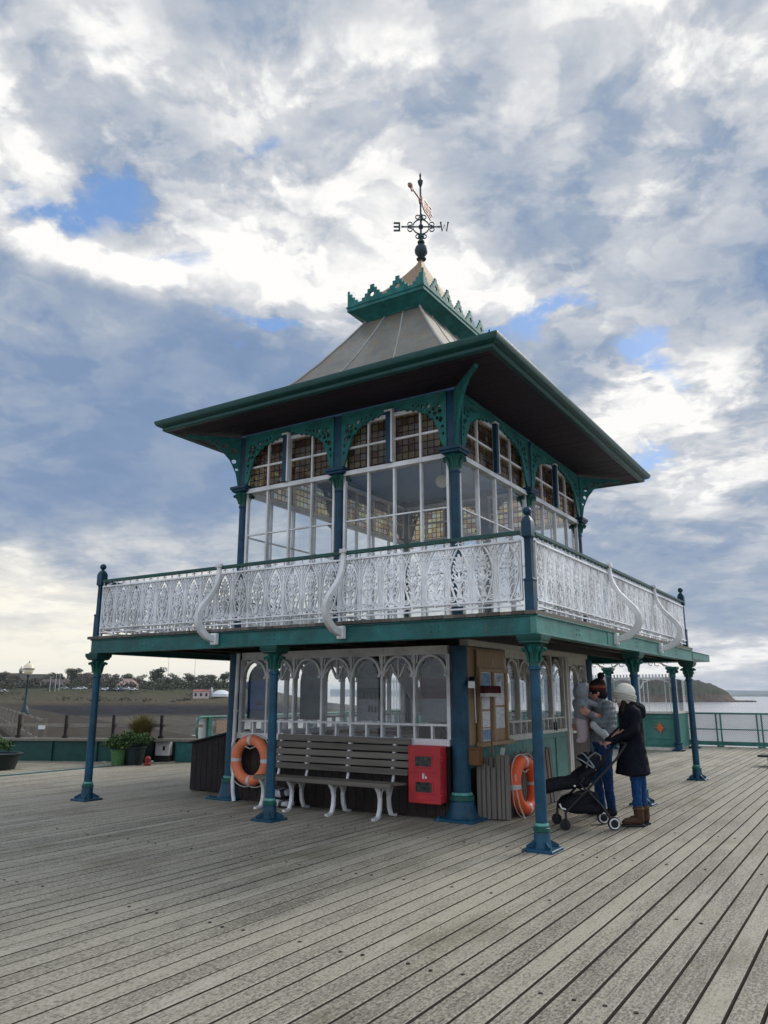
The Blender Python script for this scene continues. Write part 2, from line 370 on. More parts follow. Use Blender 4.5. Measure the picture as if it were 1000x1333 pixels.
# the apron between the pier head and the bulwark
BA, BB = V((-24.0, 8.97, 0)), V((-13.95, 13.85, 0)); BD = (BB - BA).normalized(); BN = V((-BD.y, BD.x, 0))
a0 = V((XL - .16, 0, 0))
ap = MB(); yy = -5.0
while yy < 14.2:
    y2 = yy + .155
    # right ends at the pier head, left ends stop at the bulwark line
    def xat(y): return BA.x + (y - BA.y) / BD.y * BD.x
    xl0 = max(-40, xat(yy)) if yy > 2 else -40
    if xl0 < XL - .25: ap.box(xl0, yy, -.06, XL - .15, y2 - .012, rnd.uniform(-.006, .002))
    yy += .155
struct(build('pier_apron', ap, M['deck']))
ap = MB(); s0 = V((-17.5, 15.6, -.06)); e0 = LAMP + (LAMP - s0).normalized() * 260; dr = (e0 - s0).normalized(); pr = V((-dr.y, dr.x, 0))
ap.bar(s0, V((e0.x, e0.y, -.5)), 6.2, .22); struct(build('pier_approach', ap, M['approach']))

# ---------------------------------------------------------------- sea, land
def seamat():
    m, nt, out = mat('sea_water'); p = pos(nt); a = nz(nt, p, .12, 6, .62); b = nz(nt, p, 1.1, 3, .6); h = math1(nt, 'ADD', a, math1(nt, 'MULTIPLY', b, .3))
    big = nz(nt, pos(nt, (.004, .012, 1)), 1.0, 4)
    bsdf(nt, out, ramp(nt, big, [(.35, (.38, .36, .35)), (.65, (.48, .45, .43))]), .16, 0, .5, h, .22, 1.0); return m
SEA = -9.0
s = MB(); s.add([(-14000, -14000, SEA), (14000, -14000, SEA), (14000, 14000, SEA), (-14000, 14000, SEA)], [(0, 1, 2, 3)]); struct(build('sea', s, seamat()))

def landmat():
    m, nt, out = mat('foreshore'); p = pos(nt); g = N(nt, 'ShaderNodeNewGeometry'); s = N(nt, 'ShaderNodeSeparateXYZ'); L(nt, g.outputs['Position'], s.inputs[0])
    n = nz(nt, pos(nt, (.02, .02, .02)), 1.6, 6, .6); n2 = nz(nt, p, .35, 5, .65)
    z = math1(nt, 'ADD', s.outputs[2], math1(nt, 'MULTIPLY', math1(nt, 'SUBTRACT', n, .5), 3.0)); t = math1(nt, 'MULTIPLY_ADD', z, 1 / 20, .55)
    # mud, weed-covered rock, brown scrub, grass
    col = ramp(nt, t, [(.12, (.072, .064, .054)), (.20, (.088, .078, .060)), (.27, (.022, .022, .026)), (.39, (.028, .027, .030)), (.47, (.085, .070, .045)), (.58, (.075, .066, .042)), (.68, (.062, .064, .036)), (.8, (.055, .064, .034))])
    col = mixc(nt, .7, col, ramp(nt, n2, [(.3, (.45, .45, .45)), (.7, (1.4, 1.4, 1.4))]), 'MULTIPLY')
    bsdf(nt, out, col, .9, 0, .1, n2, .6, .4); return m
def land():
    mb = MB(); cols = [-900 + 30 * i for i in range(73)]; prof = [(150, -9.6), (190, -9.1), (235, -8.3), (285, -7.2), (312, -6.3), (325, -4.2), (338, -2.2), (352, -1.2), (385, 1.6), (420, 4.2), (450, 5.2), (520, 6.5), (640, 9.0), (800, 5), (1000, -12)]
    for cpx in cols:
        fade = 1 if cpx < 320 else max(0, 1 - (cpx - 320) / 150)
        for dd, z in prof:
            w = gp(cpx, dd + 25 * noise.noise(V((cpx * .004, dd * .01, 0))), 0); zz = z + 1.1 * noise.noise(V((w.x * .03, w.y * .03, 2))) + .5 * noise.noise(V((w.x * .12, w.y * .12, 5)))
            mb.v.append((w.x, w.y, -10 + (zz + 10) * fade))
    n = len(prof)
    for i in range(len(cols) - 1):
        for j in range(n - 1): mb.f.append((i * n + j, (i + 1) * n + j, (i + 1) * n + j + 1, i * n + j + 1)); mb.m.append(0)
    o = build('shore_terrain', mb, landmat(), None, 60); sub = o.modifiers.new('s', 'SUBSURF'); sub.levels = sub.render_levels = 2; sub.subdivision_type = 'SIMPLE'
    tx = bpy.data.textures.new('rough', 'CLOUDS'); tx.noise_scale = 7; dm = o.modifiers.new('d', 'DISPLACE'); dm.texture = tx; dm.strength = 1.6; dm.direction = 'Z'; dm.mid_level = .5; dm.texture_coords = 'GLOBAL'
    struct(o)
land()
def headmat():
    m, nt, out = mat('wooded_headland'); p = pos(nt); n = nz(nt, pos(nt, (.05, .05, .05)), 1.5, 6, .65); s = N(nt, 'ShaderNodeSeparateXYZ'); g = N(nt, 'ShaderNodeNewGeometry'); L(nt, g.outputs['Position'], s.inputs[0])
    z = math1(nt, 'ADD', s.outputs[2], math1(nt, 'MULTIPLY', math1(nt, 'SUBTRACT', n, .5), 9)); t = math1(nt, 'MULTIPLY_ADD', z, 1 / 40, .25)
    col = ramp(nt, t, [(.02, (.03, .03, .028)), (.10, (.12, .09, .075)), (.26, (.09, .065, .055)), (.34, (.045, .05, .030)), (.6, (.04, .048, .032)), (.9, (.05, .042, .034))])
    col = mixc(nt, .6, col, ramp(nt, n, [(.3, (.5, .5, .5)), (.7, (1.4, 1.4, 1.4))]), 'MULTIPLY'); bsdf(nt, out, col, .95, 0, .05, n, .8, 3); return m
def headland():
    mb = MB(); r = random.Random(3); xs = list(range(540, 985, 3)); D0 = 1180
    def top(p):
        if p > 978: return 0
        tb = [(978, .8), (962, 1.0), (956, 2), (950, 10), (940, 20), (925, 28), (905, 34), (880, 35), (800, 34), (540, 22)]
        for (a1, b1), (a0, b0) in zip(tb, tb[1:]):
            if p >= a0: return b0 + (b1 - b0) * (p - a0) / (a1 - a0)
        return 22
    rows = [(0, -.5), (12, 1.0), (22, .30), (34, .42), (50, .62), (75, .85), (110, 1.0), (170, 1.02), (260, .6), (400, -1)]
    for p in xs:
        h = top(p)
        for j, (dd, f) in enumerate(rows):
            w = gp(p, D0 + dd * (1.2 + .0 * p), 0)
            z = SEA - 1 if j in (0, 9) else (SEA + 1.2 + .4 * r.random() if j == 1 else SEA + h * f + (2.2 * noise.noise(V((p * .09, dd * .05, 1))) + 2.4 * r.random()) * min(1, h / 12))
            if j == 1 and h < .5: z = SEA + .7 if p < 976 else SEA - 1
            mb.v.append((w.x, w.y, z))
    n = len(rows)
    for i in range(len(xs) - 1):
        for j in range(n - 1): mb.f.append((i * n + j, (i + 1) * n + j, (i + 1) * n + j + 1, i * n + j + 1)); mb.m.append(0)
    struct(build('headland', mb, headmat()))
headland()
def far_coast():
    for nm, D0, hh, c, p0 in (('distant_coast', 8200, 78, (.10, .13, .13), 0), ('distant_lowland', 5200, 22, (.09, .11, .09), 1)):
        mb = MB(); xs = list(range(430, 1300, 8))
        for p in xs:
            z = hh * (.75 + .35 * noise.noise(V((p * .008, p0 * 9, 0))) + .12 * noise.noise(V((p * .05, 4, p0)))) 
            if p0: z *= max(0, min(1, (p - 925) / 60))
            for dd, zz in ((0, SEA - 3), (60, SEA + .2 * z), (500, SEA + z), (1500, SEA + z * .8), (1800, SEA - 3)):
                w = gp(p, D0 + dd, 0); mb.v.append((w.x, w.y, zz))
        for i in range(len(xs) - 1):
            for j in range(4): mb.f.append((i * 5 + j, (i + 1) * 5 + j, (i + 1) * 5 + j + 1, i * 5 + j + 1)); mb.m.append(0)
        struct(build(nm, mb, plain(nm, c, .95, .35, .006, 0, .05), None, 60))
far_coast()

# ================================================================== PAVILION
PX0, PX1, PY0, PY1 = -8.75, -4.75, 9.40, 14.75        # glazed rooms
BX0, BX1, BY0, BY1 = -10.50, -3.12, 8.0, 16.15        # balcony
pav = empty('pier_pavilion', (-6.8, 12.0, 0), 'two-storey green and blue pavilion with a white lattice balcony and a flared roof', 'building')

# ---- slender outer columns
def outer_column(x, y, top=2.2):
    m = MB()
    m.tube([(x, y, .24), (x, y, 1.86)], [.062, .055], 16)
    col = build('column', m, M['blue'], pav, 40, loc=(x, y, 0))
    b = MB(); b.sq(x, y, [(.165, 0), (.165, .022), (.155, .03), (.10, .032)])
    b.lathe((x, y, 0), [(.10, .028), (.088, .07), (.086, .16), (.080, .175), (.080, .185)], 16)
    for i in range(4):
        a = math.pi / 2 * i + math.pi / 4; b.bar((x + .06 * math.cos(a), y + .06 * math.sin(a), .09), (x + .17 * math.cos(a), y + .17 * math.sin(a), .035), .018, .05)
        b.lathe((x + .165 * math.cos(a), y + .165 * math.sin(a), .03), [(.016, 0), (.016, .016)], 6)
    b.mi = 1; b.lathe((x, y, 0), [(.080, .185), (.089, .19), (.089, .222), (.078, .228), (.078, .238)], 16); b.mi = 2
    b.lathe((x, y, 0), [(.070, .236), (.075, .25), (.068, .27)], 16)
    build('base', b, [M['blue'], M['cgreen'], M['turq']], col, 35, loc=(x, y, 0))
    c = MB(); c.lathe((x, y, 0), [(.058, 1.82), (.070, 1.83), (.070, 1.86), (.060, 1.865)], 16); c.mi = 1
    c.lathe((x, y, 0), [(.058, 1.865), (.060, 1.96), (.066, 2.02), (.085, 2.07), (.105, 2.10), (.095, 2.105)], 16)
    for i in range(8):
        a = math.pi / 4 * i; q = V((math.cos(a), math.sin(a), 0)); p0 = V((x, y, 0))
        c.tube([p0 + q * .064 + V((0, 0, 1.90)), p0 + q * .078 + V((0, 0, 2.0)), p0 + q * .115 + V((0, 0, 2.06)), p0 + q * .135 + V((0, 0, 2.045)), p0 + q * .13 + V((0, 0, 2.02))], [.016, .02, .022, .018, .010], 6)
    c.mi = 2; c.sq(x, y, [(.10, 2.095), (.125, 2.115), (.125, 2.13), (.14, 2.145), (.145, top - .003)])
    build('capital', c, [M['blue'], M['cgreen'], M['dgreen']], col, 40, loc=(x, y, 0)); return col
oc = outer_column(-3.16, 8.06)
for x, y in ((-6.83, 8.06), (-10.46, 8.06), (-3.16, 12.1), (-3.16, 16.1), (-6.83, 16.1), (-10.46, 12.1), (-10.46, 16.1)):
    copy_tree(oc, pav, (x + 3.16, y - 8.06, 0))

# ---- thick cabin columns
def cabin_column(x, y):
    m = MB(); m.tube([(x, y, .32), (x, y, 2.2)], [.118, .112], 20); col = build('cabin_column', m, M['blue'], pav, 40, loc=(x, y, 0))
    b = MB(); b.sq(x, y, [(.275, 0), (.275, .02), (.265, .032), (.18, .035)]); b.lathe((x, y, 0), [(.23, .03), (.20, .06), (.175, .14), (.16, .235), (.15, .24)], 20)
    for i in range(4):
        a = math.pi / 2 * i + math.pi / 4; b.lathe((x + .32 * math.cos(a), y + .32 * math.sin(a), .03), [(.02, 0), (.02, .022)], 6)
    b.mi = 1; b.lathe((x, y, 0), [(.15, .238), (.162, .245), (.160, .30), (.135, .305)], 20); b.mi = 2; b.lathe((x, y, 0), [(.135, .303), (.142, .315), (.125, .34)], 20)
    build('base', b, [M['blue'], M['cgreen'], M['turq']], col, 35, loc=(x, y, 0)); return col
cc = cabin_column(PX1, PY0)
for x, y in ((PX0, PY0), (PX1, PY1), (PX0, PY1)): copy_tree(cc, pav, (x - PX1, y - PY0, 0))

# ---- balcony: beams, deck, ceiling
bm_ = MB()
def beam(mb, p, q):
    mb.bar(V(p) + V((0, 0, 2.31)), V(q) + V((0, 0, 2.31)), .07, .20); mb.bar(V(p) + V((0, 0, 2.207)), V(q) + V((0, 0, 2.207)), .13, .018); mb.bar(V(p) + V((0, 0, 2.405)), V(q) + V((0, 0, 2.405)), .12, .016)
for nm, p, q, mm in (('front', (BX0 - .03, BY0 - .01, 0), (BX1 + .03, BY0 - .01, 0), 'green'), ('right', (BX1 + .01, BY0 - .05, 0), (BX1 + .01, BY1, 0), 'pgreen'), ('back', (BX0, BY1, 0), (BX1, BY1, 0), 'green'), ('left', (BX0 - .01, BY0, 0), (BX0 - .01, BY1, 0), 'green')):  # right beam gets a paler green to paint in the sky light on it
    m = MB(); beam(m, p, q)
    P, Q = V(p), V(q); n_ = int((Q - P).length / 1.23); dd = (Q - P).normalized(); sd = V((dd.y, -dd.x, 0))
    for i in range(1, n_):          # splice bolts
        c = P + dd * ((Q - P).length * i / n_)
        for dz in (2.28, 2.34):
            for e in (-.05, .05):
                for sgn in (-1, 1): m.ell(c + dd * e + sd * (.037 * sgn) + V((0, 0, dz)), .010, 6, 4)
    if nm == 'right': m.box(BX1 + .049, 10.55, 2.22, BX1 + .053, 11.05, 2.395)
    build('beam', m, M[mm], pav, bev=.004)
m = MB(); x = BX0 - .08
while x < BX1 + .05:
    m.box(x, BY0 - .09, 2.418, x + .135, BY1 + .08, 2.458 + rnd.uniform(-.003, .003)); x += .142
build('balcony_floor', m, M['edgewood'], pav)
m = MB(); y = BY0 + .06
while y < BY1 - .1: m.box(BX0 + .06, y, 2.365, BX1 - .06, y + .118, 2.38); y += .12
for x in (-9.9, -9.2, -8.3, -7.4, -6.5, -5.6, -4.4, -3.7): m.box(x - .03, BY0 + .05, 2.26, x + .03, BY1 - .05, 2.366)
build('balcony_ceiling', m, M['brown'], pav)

# ---- newel posts
def newel(x, y):
    m = MB(); m.sq(x, y, [(.052, 2.46), (.052, 2.79), (.046, 2.81), (.038, 2.82), (.036, 3.25), (.042, 3.27), (.058, 3.285), (.058, 3.45), (.044, 3.49), (.024, 3.52)])
    m.ell((x, y, 3.578), .050, 14, 10); m.lathe((x, y, 0), [(.026, 3.50), (.021, 3.535)], 10)
    m.sq(x, y, [(.058, 2.785), (.058, 2.805), (.048, 2.815)]); return build('newel_post', m, M['navy'], pav, 35, loc=(x, y, 2.46))
NX0, NX1, NY0, NY1 = -10.44, -3.14, 7.99, 15.95
nw = newel(NX1, NY0)
for x, y in ((NX0, NY0), (NX1, NY1), (NX0, NY1)): copy_tree(nw, pav, (x - NX1, y - NY0, 0))

# ---- cast-iron balustrade
def motif(m, cx, w, z0, H, dp):
    kk = [0]
    def S(pts, wd=.014):
        kk[0] += 1; m.strip([(cx + a * w, z0 + b * H) for a, b in pts], wd * .88, dp + .00025 * kk[0])
    def arc(c, r, a0, a1, n=9, wd=.012, k=1.0): S([(c[0] + r * math.cos(R(a0 + (a1 - a0) * i / n)), c[1] + k * r * w / H * math.sin(R(a0 + (a1 - a0) * i / n))) for i in range(n + 1)], wd)
    for s in (-1, 1):
        if s > 0: S([(.5, 0), (.5, 1)], .022)
        S([(s * .06, .02), (s * .20, .13), (s * .33, .30), (s * .40, .48), (s * .38, .64), (s * .27, .80), (s * .12, .93), (0, 1.0)], .018)
        S([(s * .44, .02), (s * .42, .20), (s * .45, .42), (s * .47, .62), (s * .40, .80), (s * .28, .90), (s * .18, 1.0)], .013)
        arc((s * .30, .10), .115, 90 - s * 90, 90 - s * 90 - s * 250, 9, .014)
        arc((s * .30, .10), .05, 0, 330, 6, .012)
        S([(0, .12), (s * .07, .22), (s * .17, .28), (s * .24, .26)], .016)
        S([(0, .24), (s * .08, .34), (s * .20, .40), (s * .29, .37), (s * .27, .31)], .017)
        S([(0, .34), (s * .10, .46), (s * .22, .54), (s * .31, .50), (s * .26, .45)], .018)
        S([(s * .12, .40), (s * .20, .47)], .022); S([(s * .13, .54), (s * .25, .60), (s * .20, .66)], .016)
        for a, l in ((22, .20), (47, .23), (70, .25)): S([(s * .05 * math.cos(R(a)), .62 + .03 * math.sin(R(a))), (s * l * 1.3 * math.cos(R(a)), .62 + l * .85 * math.sin(R(a)))], .017)
        S([(s * .5, .80), (s * .25, 1.0)], .012); S([(s * .5, .99), (s * .30, .83)], .012)
    S([(0, 0), (0, .62)], .020); S([(0, .62), (0, .88)], .016); arc((0, .62), .12, 0, 360, 12, .018)
    m.strip([(cx, z0 + .09 * H), (cx, z0 + .17 * H)], .045, dp + .03); m.strip([(cx, z0 + .38 * H), (cx, z0 + .44 * H)], .04, dp + .031); m.strip([(cx, z0 + .72 * H), (cx, z0 + .78 * H)], .03, dp + .032)
    m.strip([(cx, z0 - .03), (cx, z0 + .02)], .02, dp + .033)
def balustrade(o, u, w, length, spots):
    T = frame(o, u, w); ctr = T @ V((length / 2, 0, 2.47))
    m = MB(T); n = round(length / .306); wd = length / n; z0, H, dp = 2.585, .66, .022
    for i in range(n):
        motif(m, (i + .5) * wd, wd, z0, H, dp); xx = i * wd
        m.strip([(xx, 2.458), (xx, z0)], .024, dp); m.strip([(xx - .022, 2.46), (xx + .022, 2.46)], .014, .05)
        m.strip([(xx + .03, 2.545), (xx + .045, 2.565), (xx + wd - .045, 2.565), (xx + wd - .03, 2.545)], .01, dp)
        m.strip([(xx, z0 + H), (xx, 3.315)], .014, .014); m.strip([(xx + wd / 2, z0 + H), (xx + wd / 2, 3.315)], .012, .012)
        m.strip([(xx + wd / 2 - .04, 3.283), (xx + wd / 2, 3.30), (xx + wd / 2 + .04, 3.283)], .01, .012)
    m.strip([(0, z0), (length, z0)], .020, .06); m.strip([(0, 2.52), (length, 2.52)], .018, .0285)
    m.strip([(0, z0 + H), (length, z0 + H)], .022, .06); m.strip([(0, z0 + H * .82), (length, z0 + H * .82)], .010, .0165)
    m.strip([(.008, 2.50), (.008, z0 + H)], .016, .05)
    b = build('balustrade', m, M['iron'], pav, loc=ctr)
    h = MB(T); h.strip([(0, 3.333), (length, 3.333)], .032, .075); h.strip([(0, 3.353), (length, 3.353)], .012, .05); build('handrail', h, M['dgreen'], b)
    for sx_ in spots:
        k = MB(T); prof = [(.035, 3.36), (.04, 3.22), (.07, 3.10), (.14, 2.97), (.24, 2.85), (.34, 2.74), (.40, 2.63), (.395, 2.52), (.34, 2.43), (.25, 2.36), (.15, 2.325), (.06, 2.32)]
        wds = [.05, .05, .055, .06, .068, .078, .088, .095, .097, .095, .09, .09]; vs = []; fs = []
        for i, (a, z) in enumerate(prof):
            p0, p1 = V(prof[max(i - 1, 0)]), V(prof[min(i + 1, len(prof) - 1)]); t = (p1 - p0).normalized(); nx, nzz = -t.y, t.x; h2 = wds[i] / 2
            for e, f_ in ((-.032, -h2), (.032, -h2), (.032, h2), (-.032, h2)): vs.append((sx_ + e, a + nx * f_, z + nzz * f_))
        for i in range(len(prof) - 1):
            for q in range(4): fs.append((i * 4 + q, i * 4 + (q + 1) % 4, i * 4 + 4 + (q + 1) % 4, i * 4 + 4 + q))
        fs += [(0, 1, 2, 3), tuple((len(prof) - 1) * 4 + q for q in range(4))]; k.add(vs, fs)
        k.box(sx_ - .05, .03, 2.24, sx_ + .05, .10, 2.40); k.box(sx_ - .045, .0, 3.33, sx_ + .045, .075, 3.385)
        build('scroll_bracket', k, M['white'], b, 40, bev=.008)
balustrade((NX0 + .09, NY0 - .02), (1, 0, 0), (0, -1, 0), NX1 - NX0 - .18, (2.55, 4.72))
balustrade((NX1 + .02, NY0 + .09), (0, 1, 0), (1, 0, 0), NY1 - NY0 - .18, (2.82, 5.43))
balustrade((NX1 - .09, NY1 + .02), (-1, 0, 0), (0, 1, 0), NX1 - NX0 - .18, (2.55, 4.72))
balustrade((NX0 - .02, NY1 - .09), (0, -1, 0), (-1, 0, 0), NY1 - NY0 - .18, (2.82, 5.43))

# ---- rooms, four sides each
SIDES = [((PX0, PY0), (1, 0, 0), (0, -1, 0), PX1 - PX0), ((PX1, PY0), (0, 1, 0), (1, 0, 0), PY1 - PY0), ((PX1, PY1), (-1, 0, 0), (0, 1, 0), PX1 - PX0), ((PX0, PY1), (0, -1, 0), (-1, 0, 0), PY1 - PY0)]
def upper_column(T, s_):
    o = T @ V((s_, 0, 0)); x, y = o.x, o.y
    m = MB(); m.tube([(x, y, 2.46), (x, y, 4.75)], [.075, .07], 16); m.box(x - .075, y - .075, 4.98, x + .075, y + .075, 5.86); c = build('upper_column', m, M['navy'], pav, 40, loc=(x, y, 2.46))
    k = MB(); k.lathe((x, y, 0), [(.072, 4.62), (.084, 4.63), (.084, 4.665), (.074, 4.67)], 14); k.mi = 1; k.lathe((x, y, 0), [(.074, 4.66), (.078, 4.76), (.095, 4.84), (.13, 4.89)], 14)
    for i in range(8):
        a = math.pi / 4 * i; q = V((math.cos(a), math.sin(a), 0)); p0 = V((x, y, 0))
        k.tube([p0 + q * .08 + V((0, 0, 4.70)), p0 + q * .098 + V((0, 0, 4.79)), p0 + q * .145 + V((0, 0, 4.85)), p0 + q * .165 + V((0, 0, 4.83)), p0 + q * .155 + V((0, 0, 4.80))], [.018, .026, .03, .024, .012], 6)
    k.mi = 0; k.sq(x, y, [(.12, 4.885), (.15, 4.905), (.15, 4.925), (.172, 4.945), (.172, 4.985), (.09, 4.99)]); build('capital', k, [M['navy'], M['cgreen']], c, 40, loc=(x, y, 4.6)); return c
def bay(T, s0, s1):
    """one upper bay between two columns: lights, transom, leaded lights, fretwork arch"""
    a, b = s0 + .085, s1 - .085; w = b - a; mid = (a + b) / 2
    f = MB(T); q = [a + w * i / 4 for i in range(5)]; ctr = T @ V((mid, 0, 2.46))
    f.box(a, -.05, 2.46, b, .05, 2.62); f.box(a, -.055, 4.86, b, .062, 4.93); f.box(a, -.045, 5.66, b, .045, 5.72)
    for i in range(5):
        h = .015
        x0, x1 = (a, a + .038) if i == 0 else ((b - .038, b) if i == 4 else (q[i] - h, q[i] + h))
        f.box(x0, -.026, 2.618, x1, .034, 4.862); f.box(x0, -.026, 4.928, x1, .036, 5.662)
    f.box(a, -.018, 4.13, b, .018, 4.152); f.box(a, -.03, 5.285, b, .034, 5.318)
    win = build('window', f, M['white'], pav, loc=ctr)
    g = MB(T); st = MB(T)
    for i in range(4):
        g.box(q[i] + .02, -.004, 2.60, q[i + 1] - .02, .004, 4.87)
        st.box(q[i] + .02, -.004, 4.92, q[i + 1] - .02, .004, 5.67)
    build('pane', g, M['glass'], win); build('leaded_light', st, M['stained'], win)
    p = MB(T); p.box(mid - .012, .048, 4.935, mid - .095, .112, 5.735); build('mid_post', p, M['navy'], win)
    p = MB(T); p.box(mid - .010, .05, 4.935, mid + .016, .112, 5.735); p.box(mid - .12, .05, 5.737, mid + .02, .118, 5.765); build('post_trim', p, M['white'], win)
    # fretwork arch with scalloped edge and piercings
    A, B, W2 = s0 + .076, s1 - .076, (s1 - s0) / 2 - .076; zt, zb = 5.855, 4.995
    TAB = [(0, 0), (.10, .10), (.154, .36), (.24, .55), (.38, .68), (.54, .76), (.77, .82), (.88, .865), (1, .875)]
    def edge(t):      # t 0 at column .. 1 at mid-bay: underside height
        for (a0, b0), (a1, b1) in zip(TAB, TAB[1:]):
            if t <= a1: return zb + (zt - zb) * (b0 + (b1 - b0) * (t - a0) / (a1 - a0))
        return zb + (zt - zb) * .875
    def half(sgn):
        pts = [(mid - sgn * W2, zt), (mid - sgn * W2, zb), (mid - sgn * (W2 - .055), zb)]
        n = 64
        for i in range(n + 1):
            t = i / n; x = W2 - .055 - (W2 - .055 - .05) * t; z = edge(1 - (x / W2)) - .012 + (.034 * abs(math.sin(t * math.pi * 8)))
            pts.append((mid - sgn * x, min(z, zt - .10)))
        pts.append((mid - sgn * .05, zt)); return pts
    def blob(cx, cz, r, n=7, k=1.0, ph=0): return [(cx + r * math.cos(2 * math.pi * i / n + ph), cz + k * r * math.sin(2 * math.pi * i / n + ph)) for i in range(n)]
    ms = []
    for sgn in (1, -1):
        hs = []; e = mid - sgn * W2
        def X(v): return e + sgn * v
        for i in range(4): hs.append(blob(X(.155 + .058 * math.cos(math.pi / 2 * i + .5)), 5.60 + .058 * math.sin(math.pi / 2 * i + .5), .036, 7, 1, i))
        for cx, cz, r in ((.09, 5.44, .032), (.065, 5.33, .022), (.15, 5.47, .022), (.05, 5.22, .016), (.30, 5.69, .030), (.39, 5.70, .022), (.47, 5.715, .02), (.27, 5.58, .018), (.55, 5.735, .017)):
            if cx < W2 - .12: hs.append(blob(X(cx), cz, r * 1.2, 7, 1.2))
        ms.append(plate(half(sgn), hs, .03, T @ Matrix.Translation((0, .075, 0))))
    fr = MB(T); fr.box(A, .061, 5.80, B, .1, 5.865)
    put('fretwork_arch', join(ms + [fr.mesh('t')]), M['teal'], win)
for o, u, w, ln in SIDES:
    T = frame(o, u, w)
    upper_column(T, 0); upper_column(T, ln / 2); bay(T, 0, ln / 2); bay(T, ln / 2, ln)
# corner brackets carrying the eaves
def eave_bracket(x, y, dx, dy):
    u = V((dx, dy, 0)).normalized(); T = frame((x, y), u, (-u.y, u.x, 0)); out = [(.09, 5.86), (1.02, 5.86), (1.0, 5.80)]; n = 22
    for i in range(n + 1):
        t = i / n; xx = .98 - .86 * t; z = 5.0 + .80 * (1 - (1 - (xx - .12) / .86) ** 2.4) ** .6 + .022 * abs(math.sin(t * 21)); out.append((xx, min(z, 5.80)))
    out += [(.09, 4.98)]
    bl = lambda cx, cz, r: [(cx + r * math.cos(k), cz + r * math.sin(k)) for k in (0, 1, 2, 3, 4, 5)]
    me = plate(out, [bl(.22, 5.62, .06), bl(.2, 5.44, .045), bl(.36, 5.70, .05), bl(.5, 5.75, .035), bl(.62, 5.78, .028), bl(.15, 5.3, .03)], .045, T); put('eave_bracket', me, M['teal'], pav)
for x, y, dx, dy in ((PX0, PY0, -1, -1), (PX1, PY0, 1, -1), (PX1, PY1, 1, 1), (PX0, PY1, -1, 1)): eave_bracket(x, y, dx, dy)

# ---- roof
EX0, EX1, EY0, EY1 = -9.74, -3.66, 8.40, 16.0
roof_o = None
cxr, cyr = -6.75, 12.08
prof = [(0, 8.36), (.12, 7.88), (.25, 7.40), (.37, 7.00), (.50, 6.66), (.64, 6.38), (.80, 6.18), (1, 6.045)]
CX0, CX1, CY0, CY1 = -7.30, -6.17, 10.95, 13.21
m = MB(); ring = []
for t, z in prof:
    x0, x1, y0, y1 = CX0 + (EX0 - CX0) * t, CX1 + (EX1 - CX1) * t, CY0 + (EY0 - CY0) * t, CY1 + (EY1 - CY1) * t
    ring.append([(x0, y0, z), (x1, y0, z), (x1, y1, z), (x0, y1, z)])
vs = [p for r_ in ring for p in r_]; fs = []
for i in range(len(ring) - 1):
    for k in range(4): fs.append((i * 4 + (k + 1) % 4, i * 4 + k, i * 4 + 4 + k, i * 4 + 4 + (k + 1) % 4))
m.add(vs, fs)
roof = build('roof', m, M['lead'], pav, 50)
sm = MB()
def onroof(side, f, t):
    z = None
    for (t0, z0), (t1, z1) in zip(prof, prof[1:]):
        if t0 <= t <= t1: z = z0 + (z1 - z0) * (t - t0) / (t1 - t0)
    x0, x1, y0, y1 = CX0 + (EX0 - CX0) * t, CX1 + (EX1 - CX1) * t, CY0 + (EY0 - CY0) * t, CY1 + (EY1 - CY1) * t
    c = [(x0, y0), (x1, y0), (x1, y1), (x0, y1)]; a, b = c[side], c[(side + 1) % 4]
    return (a[0] + (b[0] - a[0]) * f, a[1] + (b[1] - a[1]) * f, z + .008)
for side in range(4):
    for f in ((0, .36, .70) if side % 2 == 0 else (0, .2, .42, .62, .82)):
        sm.tube([onroof(side, f, t) for t, _ in prof], (.014 if f else .022), 6)
build('roof_seam', sm, M['seam'], roof, 60)
g = MB()
for (x0, y0), (x1, y1) in (((EX0, EY0), (EX1, EY0)), ((EX1, EY0), (EX1, EY1)), ((EX1, EY1), (EX0, EY1)), ((EX0, EY1), (EX0, EY0))):
    p, q = V((x0, y0, 0)), V((x1, y1, 0)); dd = (q - p).normalized(); out = V((dd.y, -dd.x, 0))
    def prof_run(offs):
        vs, fs = [], []
        for c, e in ((p, -1), (q, 1)):
            for o_, z in offs: vs.append(c + out * o_ + dd * (o_ * e) + V((0, 0, z)))
        n = len(offs)
        for i in range(n): fs.append((i, (i + 1) % n, n + (i + 1) % n, n + i))
        fs += [tuple(range(n))[::-1], tuple(range(n, 2 * n))]; g.add(vs, fs)
    prof_run([(-.10, 5.90), (-.02, 5.885), (.0, 5.90), (.0, 5.945), (-.10, 5.945)])
    prof_run([(-.10, 5.945), (.025, 5.95), (.075, 5.975), (.10, 6.02), (.10, 6.055), (.075, 6.06), (.06, 6.045), (-.10, 6.04)])
build('gutter', g, M['dgreen'], roof, 30)
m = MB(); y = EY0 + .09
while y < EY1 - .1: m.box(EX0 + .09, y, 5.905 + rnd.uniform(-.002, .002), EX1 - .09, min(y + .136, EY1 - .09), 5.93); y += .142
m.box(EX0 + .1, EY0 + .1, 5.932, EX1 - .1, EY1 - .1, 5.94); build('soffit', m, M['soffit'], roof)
m = MB(); m.box(PX0 - .06, PY0 - .06, 5.862, PX1 + .06, PY1 + .06, 5.903); build('room_ceiling', m, M['ceil'], pav)
